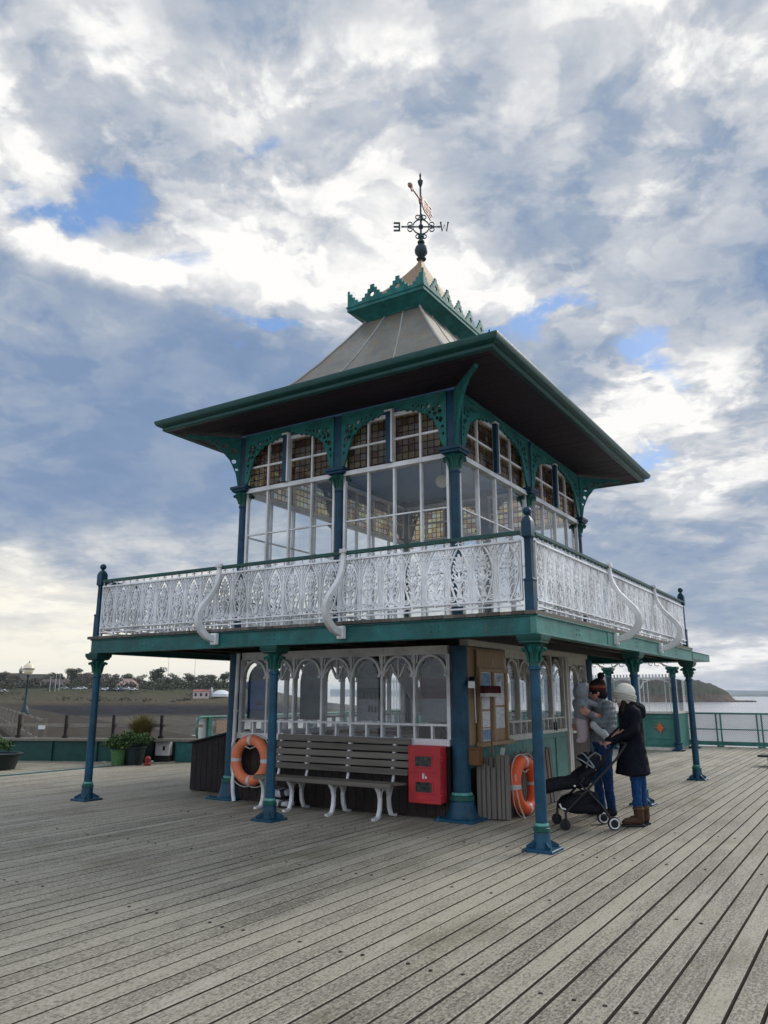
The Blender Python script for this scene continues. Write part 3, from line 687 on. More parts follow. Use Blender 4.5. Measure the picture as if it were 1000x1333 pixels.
# cornice
m = MB(); KX0, KX1, KY0, KY1 = -7.55, -5.92, 10.66, 13.50
def band(m, offs, X0, X1, Y0, Y1):
    pts = [];
    for o_, z in offs: pts.append([(X0 - o_, Y0 - o_, z), (X1 + o_, Y0 - o_, z), (X1 + o_, Y1 + o_, z), (X0 - o_, Y1 + o_, z)])
    vs = [p for r_ in pts for p in r_]; fs = []; n = len(pts)
    for i in range(n):
        j = (i + 1) % n
        for k in range(4): fs.append((i * 4 + k, i * 4 + (k + 1) % 4, j * 4 + (k + 1) % 4, j * 4 + k))
    m.add(vs, fs)
band(m, [(-.30, 8.34), (-.255, 8.335), (-.24, 8.355), (-.13, 8.43), (-.03, 8.485), (0, 8.49), (0, 8.555), (.015, 8.56), (.015, 8.585), (-.06, 8.60), (-.30, 8.60)], KX0, KX1, KY0, KY1)
cor = build('cornice', m, M['teal'], roof)
for (ox, oy), u, w, ln, nn in (((KX0, KY0), (1, 0, 0), (0, -1, 0), KX1 - KX0, 3), ((KX1, KY0), (0, 1, 0), (1, 0, 0), KY1 - KY0, 6), ((KX1, KY1), (-1, 0, 0), (0, 1, 0), KX1 - KX0, 3), ((KX0, KY1), (0, -1, 0), (-1, 0, 0), KY1 - KY0, 6)):
    T = frame((ox, oy), u, w); pw = ln / nn; out = [(0, 8.57)]; holes = []; zs = [8.905, 8.83, 8.755, 8.69, 8.635]; hw = [.15, .36, .58, .82, 1.0]
    top = []
    for i in range(nn + 1):
        c = i * pw
        left, rgt = [], []
        for h_, z in zip(hw, zs): left.append((c - h_ * pw / 2, z)); rgt.append((c + h_ * pw / 2, z))
        seq = []
        for k in range(len(zs) - 1, -1, -1):
            if k < len(zs) - 1: seq.append((left[k][0], left[k + 1][1]))
            seq.append(left[k])
        for k in range(len(zs)):
            seq.append(rgt[k])
            if k < len(zs) - 1: seq.append((rgt[k][0], rgt[k + 1][1]))
        top += [(min(max(a, 0.004), ln - .004), b) for a, b in seq]
        if 0 < i < nn: holes.append([(c + .048 * math.cos(j * .6283), 8.71 + .048 * math.sin(j * .6283)) for j in range(10)])
    clean = [(0.004, 8.57)]
    for p in top:
        if (abs(p[0] - clean[-1][0]) + abs(p[1] - clean[-1][1])) > 1e-4: clean.append(p)
    clean.append((ln - .004, 8.57))
    put('cresting', plate(clean, holes, .03, T @ Matrix.Translation((0, -.02, 0))), M['teal'], cor)
m = MB(); x0, x1, y0, y1 = KX0 + .05, KX1 - .05, KY0 + .05, KY1 - .05
rr = []
for t, z in ((0, 8.60), (.25, 8.86), (.5, 9.20), (.75, 9.60), (.92, 9.90), (.97, 10.03), (.975, 10.08)):
    rr.append([(x0 + (cxr - x0) * t, y0 + (cyr - y0) * t, z), (x1 + (cxr - x1) * t, y0 + (cyr - y0) * t, z), (x1 + (cxr - x1) * t, y1 + (cyr - y1) * t, z), (x0 + (cxr - x0) * t, y1 + (cyr - y1) * t, z)])
vs = [p for r_ in rr for p in r_]; fs = [(i * 4 + k, i * 4 + (k + 1) % 4, i * 4 + 4 + (k + 1) % 4, i * 4 + 4 + k) for i in range(len(rr) - 1) for k in range(4)] + [tuple(len(vs) - 4 + k for k in range(4))]
m.add(vs, fs); build('cap_roof', m, M['rustroof'], roof, 40)
# weathervane
wv = MB(); wv.lathe((cxr, cyr, 0), [(.09, 10.05), (.10, 10.07), (.05, 10.10), (.08, 10.14), (.125, 10.20), (.135, 10.27), (.11, 10.34), (.06, 10.385), (.05, 10.41), (.075, 10.43), (.075, 10.46), (.045, 10.48), (.04, 10.52), (.065, 10.56), (.055, 10.60), (.022, 10.63), (.02, 12.0), (.012, 12.02)], 16)
wv.lathe((cxr, cyr, 0), [(.02, 11.72), (.05, 11.80), (.06, 11.86), (.02, 11.90), (.02, 11.96), (.028, 11.99), (.004, 12.06)], 10)
vane = build('weathervane', wv, M['darkmetal'], roof, 40)
E1 = RIGHT.copy(); zc = 10.80
T = frame((cxr, cyr), E1, (-E1.y, E1.x, 0)); sc_ = MB(T)
sc_.ell((0, 0, zc), .055, 10, 8); sc_.strip([(-.40, zc), (.40, zc)], .022, .022)
sc_.strip([(.165 * math.cos(R(i * 15)), zc + .165 * math.sin(R(i * 15))) for i in range(25)], .020, .022)
def spiral(c, r, a0, turn, s=1): return [(c[0] + r * (1 - .55 * i / 14) * math.cos(R(a0 + s * turn * i / 14)), c[1] + r * (1 - .55 * i / 14) * math.sin(R(a0 + s * turn * i / 14))) for i in range(15)]
for a in (0, 90, 180, 270):
    ca, sa = math.cos(R(a)), math.sin(R(a))
    for s in (-1, 1):
        loc = spiral((.215, s * .062), .06, -90 * s if s > 0 else 90, 400, s)
        loc = [(.165, 0)] + loc
        sc_.strip([(p[0] * ca - p[1] * sa, zc + p[0] * sa + p[1] * ca) for p in loc], .017, .02)
sc_.ell((-.37, 0, zc), (.03, .02, .02), 8, 6); sc_.ell((.37, 0, zc), (.03, .02, .02), 8, 6)
build('scrollwork', sc_, M['darkmetal'], vane)
T2 = frame((cxr, cyr), (-E1.y, E1.x, 0), (-E1.x, -E1.y, 0)); ns = MB(T2); ns.strip([(-.42, zc), (.42, zc)], .022, .022); build('arm', ns, M['darkmetal'], vane)
le = MB(T); le.box(-.42, -.012, zc - .10, -.455, .012, zc + .10)
for dz in (-.085, 0, .085): le.box(-.45, -.0115, zc + dz - .016, -.555, .0115, zc + dz + .016)
build('letter_e', le, M['darkmetal'], vane)
le = MB(T); le.strip([(.40, zc + .10), (.43, zc - .10), (.475, zc + .05), (.52, zc - .10), (.55, zc + .10)], .028, .022); le.strip([(.385, zc + .10), (.42, zc + .10)], .02, .022); le.strip([(.535, zc + .10), (.57, zc + .10)], .02, .022); build('letter_w', le, M['darkmetal'], vane)
# arrow, swung towards the south and the camera
av = V((.19, -1.19, 0)); av = -av.normalized(); tip = V((.06, -.55, 0)).normalized()
T = frame((cxr, cyr), tip, (-tip.y, tip.x, 0)); ar = MB(T)
ar.strip([(-.62, 11.42), (.42, 11.42)], .03, .03); ar.prism([(.42, 11.34), (.60, 11.42), (.42, 11.50), (.46, 11.42)], .03); ar.ell((.52, 0, 11.42), (.07, .05, .05), 8, 6)
ar.lathe((0, 0, 11.34), [(.035, 0), (.045, .08), (.035, .16)], 10)
for k, zz in enumerate((-.10, -.045, .045, .10)): ar.strip([(-.08, 11.42 + zz * .5), (-.2, 11.42 + zz * 1.3), (-.38, 11.42 + zz * 1.2), (-.52, 11.42 + zz * 1.5), (-.56, 11.42 + zz * 1.2)], .03, .025)
ar.strip([(-.2, 11.30), (-.2, 11.54)], .02, .02); ar.strip([(-.38, 11.30), (-.38, 11.54)], .02, .02)
build('arrow', ar, M['pink'], vane)

# ---- ground-floor room
def lower_window(T, a, b, nb, z0=.99, deep=True, ply=False):
    ctr = T @ V(((a + b) / 2, 0, z0)); f = MB(T); bw = (b - a) / nb
    f.box(a - .02, -.06, z0 - .085, b + .02, .075, z0); f.box(a, -.05, 2.10, b, .05, 2.215); f.box(a, -.04, z0 + .165, b, .04, z0 + .195)
    for i in range(nb + 1):
        x = a + bw * i; h = .016 if 0 < i < nb else .026
        f.box(x - h, -.045, z0 - .002, x + h, .045, 2.102)
    for i in range(nb):
        c = a + bw * (i + .5); f.box(c - .014, -.035, z0 - .001, c + .014, .035, z0 + .167)
        r = bw / 2 - .03; zs = 1.80
        arch = [(c + r * math.cos(R(k * 12)), zs + .02 + (r + .03) * math.sin(R(k * 12))) for k in range(16)]
        f.strip(arch, .034, .07, .01); f.strip([(c - r - .02, zs + .02), (c - r + .025, zs + .02)], .03, .09, .02); f.strip([(c + r - .025, zs + .02), (c + r + .02, zs + .02)], .03, .09, .02)
        if i % 2:
            f.strip([(c, 2.10), (c, 1.78)], .022, .05); f.strip([(c - r, zs + .05), (c - r * .5, 1.98), (c - .02, 1.80)], .022, .05); f.strip([(c + r, zs + .05), (c + r * .5, 1.98), (c + .02, 1.80)], .022, .05)
        for s in (-1, 1): f.strip([(c + s * r * .98, 1.99), (c + s * bw * .42, 2.10)], .02, .05)
    win = build('window', f, M['white'] if deep else M['offwhite'], pav, loc=ctr)
    g = MB(T); g.box(a + .01, -.004, z0 + .001, b - .01, .004, 2.101); build('pane', g, M['glass'], win); return win
TF, TR, TB, TL = [frame(o, u, w) for o, u, w, l in SIDES]
def wall(T, a, b, mm, z0=.03, z1=.905, t=.05, d0=0.0, groove=.14):
    m = MB(T); x = a
    while x < b - .001:
        x2 = min(b, x + groove); m.box(x, -t + d0, z0, x2 - .006, t + d0, z1); x = x2
    m.box(a, -t + d0 - .01, z0, b, t + d0 - .02, z1 - .002)
    return build('wall', m, M[mm], pav)
wall(TF, .14, 3.86, 'brown'); lower_window(TF, .15, 3.85, 7)
m = MB(TF); m.box(.12, -.03, .0, 3.88, .075, .03); build('plinth', m, M['brown'], pav)
# right side: boarded panel + window, door, low dark wall
wall(TR, .14, 2.52, 'pgreen', .62, .905); wall(TR, .14, 2.52, 'brown', .03, .62)
lower_window(TR, 1.42, 2.46, 2, .99, False)
m = MB(TR); m.box(.13, -.05, .906, 1.38, .03, 2.2); build('boarded_panel', m, M['ply'], pav)
m = MB(TR)
for x in (2.50, 2.66, 4.02, 4.12): m.box(x, -.06, 0.02, x + .075, .07, 2.22)
m.box(.12, -.05, 2.215, 5.2, .085, 2.30); build('door_frame', m, M['offwhite'], pav)
dr_ = MB(TR); dr_.box(2.76, -.02, .06, 3.98, .03, .95); dr_.box(2.80, .03, .12, 3.34, .045, .86); dr_.box(3.42, .03, .12, 3.94, .045, .86); door = build('door', dr_, M['pgreen'], pav, bev=.004)
m = MB(TR)
for x in (2.74, 3.35, 3.94): m.box(x, -.03, .95, x + .05, .04, 2.21)
m.box(2.74, -.028, .951, 3.99, .05, 1.0); m.box(2.74, -.028, 1.17, 3.99, .03, 1.195)
for x in (2.95, 3.15, 3.55, 3.75): m.box(x - .012, -.02, 1.0, x + .012, .025, 1.17)
for c in (3.065, 3.665): m.strip([(c - .28, 1.86), (c - .2, 2.02), (c, 2.16), (c + .2, 2.02), (c + .28, 1.86)], .025, .04)
build('frame', m, M['offwhite'], door); m = MB(TR); m.box(2.79, -.004, 1.0, 3.94, .004, 2.21); build('pane', m, M['glass'], door); m = MB(TR); m.bar((3.36, .05, .98), (3.36, .05, 1.12), .02, .02); m.bar((3.36, .09, .98), (3.36, .09, 1.12), .02, .02); m.box(3.35, .04, 1.0, 3.37, .09, 1.02); build('handle', m, M['darkmetal'], door)
wall(TR, 4.20, 5.22, 'brown'); lower_window(TR, 4.24, 5.2, 2, .99, False)
wall(TB, .14, 3.86, 'brown'); lower_window(TB, .15, 3.85, 7)
wall(TL, .14, 5.21, 'brown'); lower_window(TL, .15, 5.2, 9)
m = MB(); m.box(PX0 + .05, PY0 + .05, .004, PX1 - .05, PY1 - .05, .03); build('room_floor', m, M['benchwood'], pav)
m = MB(); m.box(PX0 + .05, PY0 + .05, 2.461, PX1 - .05, PY1 - .05, 2.49); build('upper_floor', m, M['benchwood'], pav)
# stair inside
st = MB(); S0, S1 = V((-7.95, 12.6, 2.4)), V((-6.1, 12.6, .1)); st.bar(S0, S1, .04, .24); st.bar(S0 + V((0, .8, 0)), S1 + V((0, .8, 0)), .04, .24)
for i in range(11):
    p = S0.lerp(S1, (i + .5) / 11); st.box(p.x - .13, p.y + .02, p.z - .02, p.x + .13, p.y + .78, p.z + .015)
stair = build('stair', st, M['offwhite'], pav); sr = MB(); sr.tube([S0 + V((0, 0, .9)), S1 + V((0, 0, .9))], .022, 8)
for i in range(13):
    p = S0.lerp(S1, i / 12); sr.tube([p, p + V((0, 0, .9))], .010, 6)
build('stair_rail', sr, M['white'], stair)
# downpipe
m = MB(); m.tube([(-8.60, 9.27, 2.2), (-8.60, 9.24, .62), (-8.585, 9.23, .5), (-8.55, 9.22, .40), (-8.53, 9.18, .30), (-8.47, 9.13, .14), (-8.43, 9.12, .01)], .030, 10); m.tube([(-8.60, 9.26, 1.3), (-8.60, 9.26, 1.34)], .04, 10)
m.tube([(-8.60, 9.25, .8), (-8.60, 9.25, .84)], .04, 10); build('downpipe', m, M['white'], pav, 40)
m = MB(); m.box(-4.66, 9.52, 1.70, -4.58, 9.60, 1.80); m.bar((-4.62, 9.50, 1.76), (-4.56, 9.36, 1.70), .07, .07); m.mi = 1; m.bar((-4.56, 9.36, 1.70), (-4.54, 9.33, 1.69), .085, .085); m.tube([(-4.62, 9.58, 1.72), (-4.62, 9.60, 1.2)], .008, 6)
build('floodlight', m, [M['black'], M['white']], pav)
for i, (x, y) in enumerate(((-6.1, 12.2), (-7.6, 12.9))):
    pass
gl = MB(); gl.ell((-5.97, 11.32, 5.15), .118, 20, 14)
glm, nt, out = mat('opal_glass'); bsdf(nt, out, (.8, .8, .78), .25); gr = empty('globe_lamp', (-5.97, 11.32, 5.86), 'white globe lamp hanging inside the upper glazed room', 'lamp')
build('globe', gl, glm, gr, 60); gl = MB(); gl.tube([(-5.97, 11.32, 5.862), (-5.97, 11.32, 5.25)], .012, 8); build('rod', gl, M['darkmetal'], gr)

ct = empty('service_counter', (-7.7, 11.6, .03), 'pale panelled counter standing inside the glazed ground-floor room', 'counter')
m = MB(); m.box(-8.3, 11.4, .032, -6.9, 11.85, .92); build('body', m, M['offwhite'], ct, bev=.01); m = MB(); m.box(-8.36, 11.34, .921, -6.84, 11.91, .965); build('top', m, M['boxwood'], ct, bev=.006)
# ================================================================== THINGS BY THE PAVILION
# ---- posters standing in the front windows
bwin = 3.7 / 7
def poster(i, label, base, draw):
    a = .15 + bwin * i + .03; b = a + bwin - .06; z0, z1 = 1.20, 1.78; T = TF
    root = empty('poster', T @ V(((a + b) / 2, -.10, z0)), label, 'poster')
    bd = MB(T); c = (a + b) / 2; r = (b - a) / 2
    bd.prism([(a, z0), (b, z0), (b, z1)] + [(c + r * math.cos(R(k * 15)), z1 + (r + .02) * math.sin(R(k * 15))) for k in range(1, 12)] + [(a, z1)], .012, -.10); build('board', bd, plain('poster_head', (.055, .075, .070), .5, .1), root)
    e = MB(T); e.prism([(c + .085 * math.cos(k * .628), z1 + .12 + .055 * math.sin(k * .628)) for k in range(10)], .004, -.092); e.strip([(c - .10, z1 + .10), (c, z1 + .05), (c + .10, z1 + .10)], .02, .004, -.0915); build('crest', e, plain('poster_crest', (.016, .03, .03), .5, .1), root)
    pm = MB(T); pm.prism([(a, z0), (b, z0), (b, z1), (a, z1)], .004, -.092); build('print', pm, base, root)
    draw(T, a, b, z0, z1, root)
def blk(T, x0, z0, x1, z1, root, c, nm='picture', y=-.0895):
    m = MB(T); m.prism([(x0, z0), (x1, z0), (x1, z1), (x0, z1)], .004, y); return build(nm, m, c if not isinstance(c, tuple) else plain('ink', c, .5, .3, 30), root)
def pA(T, a, b, z0, z1, root):
    blk(T, a, z0, b, z0 + .10, root, (.02, .05, .07)); m = MB(T); c = (a + b) / 2
    m.strip([(a + .03, z0 + .13), (b - .03, z0 + .13)], .02, .004, -.089); m.prism([(c - .09, z0 + .2), (c + .09, z0 + .2), (c + .03, z0 + .27), (c - .03, z0 + .27)], .004, -.0885)
    for k in range(7): m.strip([(a + .05 + k * .06, z0 + .13), (a + .05 + k * .06, z0 + .03)], .008, .004, -.0892)
    build('silhouette', m, plain('ink_navy', (.008, .02, .045), .5), root)
def pB(T, a, b, z0, z1, root):
    blk(T, a, z1 - .20, b, z1, root, (.035, .055, .055)); m = MB(T); r = random.Random(4)
    for k in range(9): x = a + .05 + k * .047; h = r.uniform(.05, .12); m.prism([(x - .016, z0), (x + .016, z0), (x + .018, z0 + h * .7), (x, z0 + h), (x - .018, z0 + h * .7)], .004, -.0885)
    m.prism([(a + .16, z1 - .13), (a + .24, z1 - .15), (a + .26, z1 - .06), (a + .2, z1 - .03)], .004, -.086); build('silhouette', m, plain('ink_teal', (.012, .018, .02), .5), root)
def pC(T, a, b, z0, z1, root):
    blk(T, a, z1 - .26, b, z1 - .12, root, (.028, .04, .032)); blk(T, a, z0 + .0, b, z0 + .30, root, (.17, .18, .19)); m = MB(T)
    for k in range(5): m.prism([(a + .10 + k * .06, z0 + .30), (a + .14 + k * .06, z0 + .30), (a + .12 + k * .06, z0 + .38 + .02 * (k % 2))], .004, -.0855)
    for k in range(3): m.prism([(a + .19 + k * .055, z0 + .12), (a + .225 + k * .055, z0 + .12), (a + .225 + k * .055, z0 + .19), (a + .207 + k * .055, z0 + .22), (a + .19 + k * .055, z0 + .19)], .004, -.0855)
    build('silhouette', m, plain('ink_figures', (.03, .02, .02), .5), root)
def pD(T, a, b, z0, z1, root):
    blk(T, a, z1 - .27, b, z1, root, (.060, .028, .026)); m = MB(T); m.strip([(a + .06, z1 - .24), (a + .06, z1 - .12), (b - .06, z1 - .10), (b - .06, z1 - .22)], .014, .004, -.086); m.strip([(a + .05, z1 - .08), (b - .05, z1 - .07)], .02, .004, -.0858); build('silhouette', m, plain('ink_brown', (.02, .012, .012), .5), root)
poster(0, 'deep blue poster with a pier silhouette at the left end of the front windows', plain('poster_blue', (.012, .065, .19), .5, .15, 4), pA)
poster(2, 'dark teal poster with small dark figures along its foot, above the bench', plain('poster_teal', (.022, .040, .048), .5, .2, 6), pB)
poster(4, 'olive poster with a pale lower half and small dark figures in the front window', plain('poster_olive', (.09, .10, .085), .5, .2, 6), pC)
poster(6, 'poster with a maroon picture above a grey text panel, above the red cabinet', lines('poster_text', (.15, .17, .18), (.09, .1, .11), 45, .5), pD)

# ---- slatted bench
bench = empty('park_bench', (-6.85, 9.0, 0), 'long slatted bench with white cast-iron legs against the pavilion front', 'bench')
X0, X1 = -7.74, -5.44
m = MB()
for i in range(5):
    z = .52 + i * .098; y = 9.20 + i * .018; m.obx = None
    vs = [(X0, y - .012, z), (X1, y - .012, z), (X1, y + .010, z), (X0, y + .010, z), (X0, y + .005, z + .078), (X1, y + .005, z + .078), (X1, y + .027, z + .078), (X0, y + .027, z + .078)]
    m.add(vs, [(3, 2, 1, 0), (4, 5, 6, 7), (0, 1, 5, 4), (1, 2, 6, 5), (2, 3, 7, 6), (3, 0, 4, 7)])
build('backrest', m, M['benchwood'], bench, bev=.005)
m = MB()
for i in range(4): m.box(X0, 8.76 + i * .108, .425 - .006 * i, X1, 8.76 + i * .108 + .094, .452 - .006 * i)
m.box(X0, 8.745, .395, X1, 8.77, .45); build('seat', m, M['benchwood'], bench, bev=.005)
lg = None
for lx in (-7.66, -7.14, -6.42, -5.68):
    if lg is None:
        m = MB(frame((lx, 0), (0, 1, 0), (1, 0, 0)))
        m.strip([(8.78, .42), (8.86, .40), (9.02, .39), (9.20, .40)], .035, .05)
        m.strip([(8.79, .41), (8.86, .33), (8.89, .24), (8.88, .12), (8.84, .03), (8.78, .012), (8.72, .012)], .034, .05)
        m.strip([(9.20, .42), (9.14, .33), (9.10, .24), (9.115, .12), (9.16, .03), (9.22, .012), (9.27, .012)], .034, .05)
        m.strip([(8.88, .25), (8.91, .34), (8.99, .385), (9.07, .34), (9.11, .25)], .026, .045)
        m.strip([(9.19, .38), (9.232, .52), (9.318, .98)], .020, .034)
        for i in range(5): m.box(9.192 + .018 * i, -.020, .599 + i * .098, 9.222 + i * .018, .020, .617 + i * .098)
        lg = build('leg', m, M['white'], bench, 40, loc=(lx, 9.0, 0))
    else: copy_tree(lg, bench, (lx + 7.66, 0, 0))

# ---- lifebuoys
def lifebuoy(c, ax, Rr, r, label, mm):
    c = V(c); ax = V(ax).normalized(); u = ax.cross(V((0, 0, 1))).normalized(); w = u.cross(ax).normalized() * (1 if u.cross(ax).z > 0 else -1)
    root = empty('lifebuoy', c, label, 'lifebuoy'); m = MB(); n = 40
    m.tube([c + (u * math.cos(2 * math.pi * i / n) + w * math.sin(2 * math.pi * i / n)) * Rr for i in range(n)], r, 16, True); build('ring', m, M[mm], root, 60)
    for a in (90, 180, 270, 0):
        b = MB(); b.tube([c + (u * math.cos(R(a + e)) + w * math.sin(R(a + e))) * Rr for e in (-5, -2.5, 0, 2.5, 5)], r + .003, 16); build('band', b, M['silver'], root, 40)
    ro = MB(); pts = []
    for i in range(49):
        t = 2 * math.pi * i / 48; sag = .035 + .02 * abs(math.sin(2 * t)); pts.append(c + (u * math.cos(t) + w * math.sin(t)) * (Rr + r + sag * abs(math.sin(2 * t)) - .0) + ax * .02)
    ro.tube(pts, .007, 6); ro.tube([c + w * (Rr - r) - u * .16 + ax * .03, c + w * (Rr - r - .05) + ax * .03, c + w * (Rr - r) + u * .16 + ax * .03], .009, 6); build('rope', ro, M['offwhite'], root, 60); return root
lifebuoy((-8.21, 9.215, .60), (0, -1, 0), .295, .078, 'faded orange lifebuoy with grey bands hanging at the left end of the bench', 'orange2')
lifebuoy((-4.22, 10.20, .385), (1, -.06, .06), .298, .088, 'bright orange lifebuoy leaning against the weathered planks', 'orange')
m = MB(); m.tube([(-4.20, 9.86, .55), (-4.18, 9.84, .35), (-4.16, 9.88, .15), (-4.14, 9.96, .02), (-4.10, 9.90, .012)], .010, 6); tag(build('rope', m, M['offwhite']), 'loose pale rope hanging down beside the bright orange lifebuoy', 'rope')

# ---- red cabinet
fc = empty('fire_cabinet', (-5.17, 9.22, .2), 'red plastic fire cabinet with two dark viewing windows on the pavilion front', 'cabinet')
fx0, fx1, fz0, fz1, fy = -5.40, -4.93, .20, .91, 9.14
m = MB(); m.box(fx0, fy + .04, fz0, fx1, 9.34, fz1); build('body', m, M['red'], fc, bev=.02)
dm = MB(); dm.box(fx0 - .005, fy, fz0 - .005, fx1 + .005, fy + .045, fz1 + .005); dd_ = build('door', dm, M['red'], fc, bev=.015)
m = MB(); cx = (fx0 + fx1) / 2
for zz in (.335, .655):
    m.box(cx - .125, fy - .008, zz - .018, cx + .115, fy - .0005, zz); m.box(cx - .125, fy - .008, zz + .125, cx + .115, fy - .0005, zz + .143); m.box(cx - .145, fy - .008, zz - .018, cx - .125, fy - .0005, zz + .143); m.box(cx + .115, fy - .008, zz - .018, cx + .135, fy - .0005, zz + .143)
for zz in (.245, .58): m.box(cx - .2, fy - .006, zz, cx + .18, fy - .0005, zz + .012)
build('moulding', m, M['red'], dd_, bev=.003)
wm, nt, out = mat('dark_window_plastic'); bsdf(nt, out, ramp(nt, nz(nt, pos(nt), 22, 4), [(.4, (.012, .014, .016)), (.62, (.05, .055, .05)), (.75, (.14, .13, .12))]), .18)
for zz in (.335, .655): m = MB(); m.box(cx - .125, fy - .003, zz, cx + .115, fy - .0006, zz + .125); build('window', m, wm, dd_)
m = MB(frame((cx, fy - .003), (1, 0, 0), (0, -1, 0))); z = .535; m.prism([(-.022, z - .03), (.0, z - .03), (.0, z + .018), (-.006, z + .026), (-.016, z + .026), (-.022, z + .018)], .003); m.strip([(-.011, z + .026), (-.011, z + .037)], .006, .003); m.strip([(-.02, z + .038), (.006, z + .034), (.008, z + .01)], .005, .003)
m.prism([(.016, z - .03), (.04, z - .03), (.044, z - .012), (.034, z + .005), (.03, z - .008), (.022, z + .012), (.014, z - .012)], .003); build('pictogram', m, M['white'], dd_)
m = MB()
for zz in (.30, .34, .72, .76): m.tube([(fx1 + .012, fy + .02, zz), (fx1 + .012, fy + .02, zz + .022)], .014, 8)
build('hinge', m, M['red'], fc)

# ---- black and white bags below the bench
bg = MB(); r = random.Random(2)
for x0, y0, x1, y1, z0, z1, mi in ((-7.86, 9.05, -7.32, 9.30, .01, .14, 1), (-7.84, 9.0, -7.36, 9.27, .13, .25, 0), (-7.56, 8.98, -7.30, 9.2, .012, .10, 0)):
    bg.mi = mi; n = 6
    cx, cy, cz = (x0 + x1) / 2, (y0 + y1) / 2, (z0 + z1) / 2
    b0 = len(bg.v); bg.ell((cx, cy, cz), ((x1 - x0) / 2, (y1 - y0) / 2, (z1 - z0) / 2), 20, 12)
    for i in range(b0, len(bg.v)):
        p = V(bg.v[i]) - V((cx, cy, cz)); q = V([math.copysign(abs(p[k] / h) ** .45, p[k]) * h for k, h in enumerate(((x1 - x0) / 2, (y1 - y0) / 2, (z1 - z0) / 2))])
        bg.v[i] = tuple(V((cx, cy, cz)) + q + V((noise.noise(q * 9), noise.noise(q * 9 + V((3, 0, 0))), noise.noise(q * 11) * .8)) * .022)
bm1, nt, out = mat('black_white_fabric'); wv_ = N(nt, 'ShaderNodeTexWave'); wv_.inputs['Scale'].default_value = 2.2; wv_.inputs['Distortion'].default_value = 6; L(nt, pos(nt), wv_.inputs['Vector'])
bsdf(nt, out, ramp(nt, wv_.outputs['Fac'], [(.30, (.02, .02, .025)), (.36, (.55, .55, .58))]), .7)
tag(build('bundle', bg, [bm1, M['black']], None, 60), 'crumpled black and white bundle lying on the deck under the bench', 'bundle')

# ---- dark storage box left of the pavilion
bx = empty('storage_box', (-9.45, 9.95, 0), 'black boarded storage box with a sloping lid beside the left pavilion column', 'box')
m = MB(frame((-10.06, 9.80), (1, -.02, 0), (.02, 1, 0))); W_, D_ = 1.02, .62
m.add([(0, 0, .01), (W_, 0, .01), (W_, D_, .01), (0, D_, .01), (0, 0, .76), (W_, 0, .97), (W_, D_, .97), (0, D_, .76)], [(3, 2, 1, 0), (4, 5, 6, 7), (0, 1, 5, 4), (1, 2, 6, 5), (2, 3, 7, 6), (3, 0, 4, 7)])
for i in range(8): m.box(.005 + i * .127, -.016, .02, .124 + i * .127, -.002, .74 + .026 * i)
build('body', m, M['blackbox'], bx); m = MB(frame((-10.06, 9.80), (1, -.02, 0), (.02, 1, 0))); m.add([(-.06, -.05, .752), (W_ + .01, -.05, .975), (W_ + .01, D_, .975), (-.06, D_, .752), (-.06, -.05, .782), (W_ + .01, -.05, 1.005), (W_ + .01, D_, 1.005), (-.06, D_, .782)], [(3, 2, 1, 0), (4, 5, 6, 7), (0, 1, 5, 4), (1, 2, 6, 5), (2, 3, 7, 6), (3, 0, 4, 7)]); build('lid', m, M['blackbox'], bx, bev=.006)

# ---- notice board, broom, small box, planks
nb = empty('notice_board', (-4.68, 10.22, .91), 'varnished wooden notice board with two columns of white papers', 'notice board')
T = TR; m = MB(T); m.box(.38, .06, .93, 1.31, .085, 2.17); build('board', m, M['ply'], nb)
m = MB(T)
for x in (.37, 1.27): m.box(x, .086, .94, x + .05, .125, 1.87)
m.box(.83, .086, .94, .87, .12, 1.87); m.box(.36, .086, 1.872, 1.33, .128, 1.925); m.box(.34, .06, .885, 1.37, .17, .938)
build('frame', m, M['ply'], nb, bev=.004)
pp = [plain('paper_map', (.16, .30, .46), .5, .5, 14), lines('paper_a', (.78, .79, .81), (.2, .25, .33), 60, .55), lines('paper_b', (.80, .80, .81), (.25, .3, .4), 48, .5), plain('paper_chart', (.20, .33, .50), .5, .5, 18), plain('paper_photo', (.42, .46, .50), .5, .6, 12)]
for x0, x1, z0, z1, k in ((.47, .78, 1.58, 1.86, 0), (.46, .79, 1.37, 1.56, 1), (.46, .78, 1.13, 1.34, 2), (.48, .76, .96, 1.10, 3), (.91, 1.24, 1.61, 1.85, 4), (.91, 1.25, 1.42, 1.59, 2), (.91, 1.24, 1.10, 1.39, 1)):
    m = MB(T); m.box(x0, .0855, z0, x1, .088, z1); build('paper', m, pp[k], nb)
    if k in (0, 3, 4):
        m = MB(T); m.box(x0 - .012, .0852, z0 - .012, x1 + .012, .0868, z1 + .012); build('paper_border', m, plain('paper_white', (.80, .80, .80), .5, .05), nb)
m = MB(T); m.prism([(.86, 1.98), (.90, 1.97), (.92, 2.02), (.885, 2.12), (.85, 2.02)], .006, .089); build('motif', m, plain('pale_stencil', (.48, .40, .30), .6, .2), nb)
br = empty('broom', (-4.5, 9.66, .4), 'upturned broom with a dark red head leaning in front of the notice board', 'broom')
hb, ht = V((-4.44, 9.67, .42)), V((-4.53, 9.90, 1.56)); m = MB(); m.tube([hb, ht], .014, 8); build('handle', m, M['boxwood'], br, 40)
m = MB(); m.box(-4.57, 9.64, 1.535, -4.49, 10.17, 1.585); build('head', m, M['offwhite'], br, bev=.008)
m = MB(); r = random.Random(5)
for i in range(66):
    for j in range(5):
        y, x = 9.645 + i * .008, -4.56 + j * .015; m.bar((x, y, 1.58), (x + r.uniform(-.012, .012), y + r.uniform(-.01, .01), 1.675 + r.uniform(-.008, .008)), .007, .007)
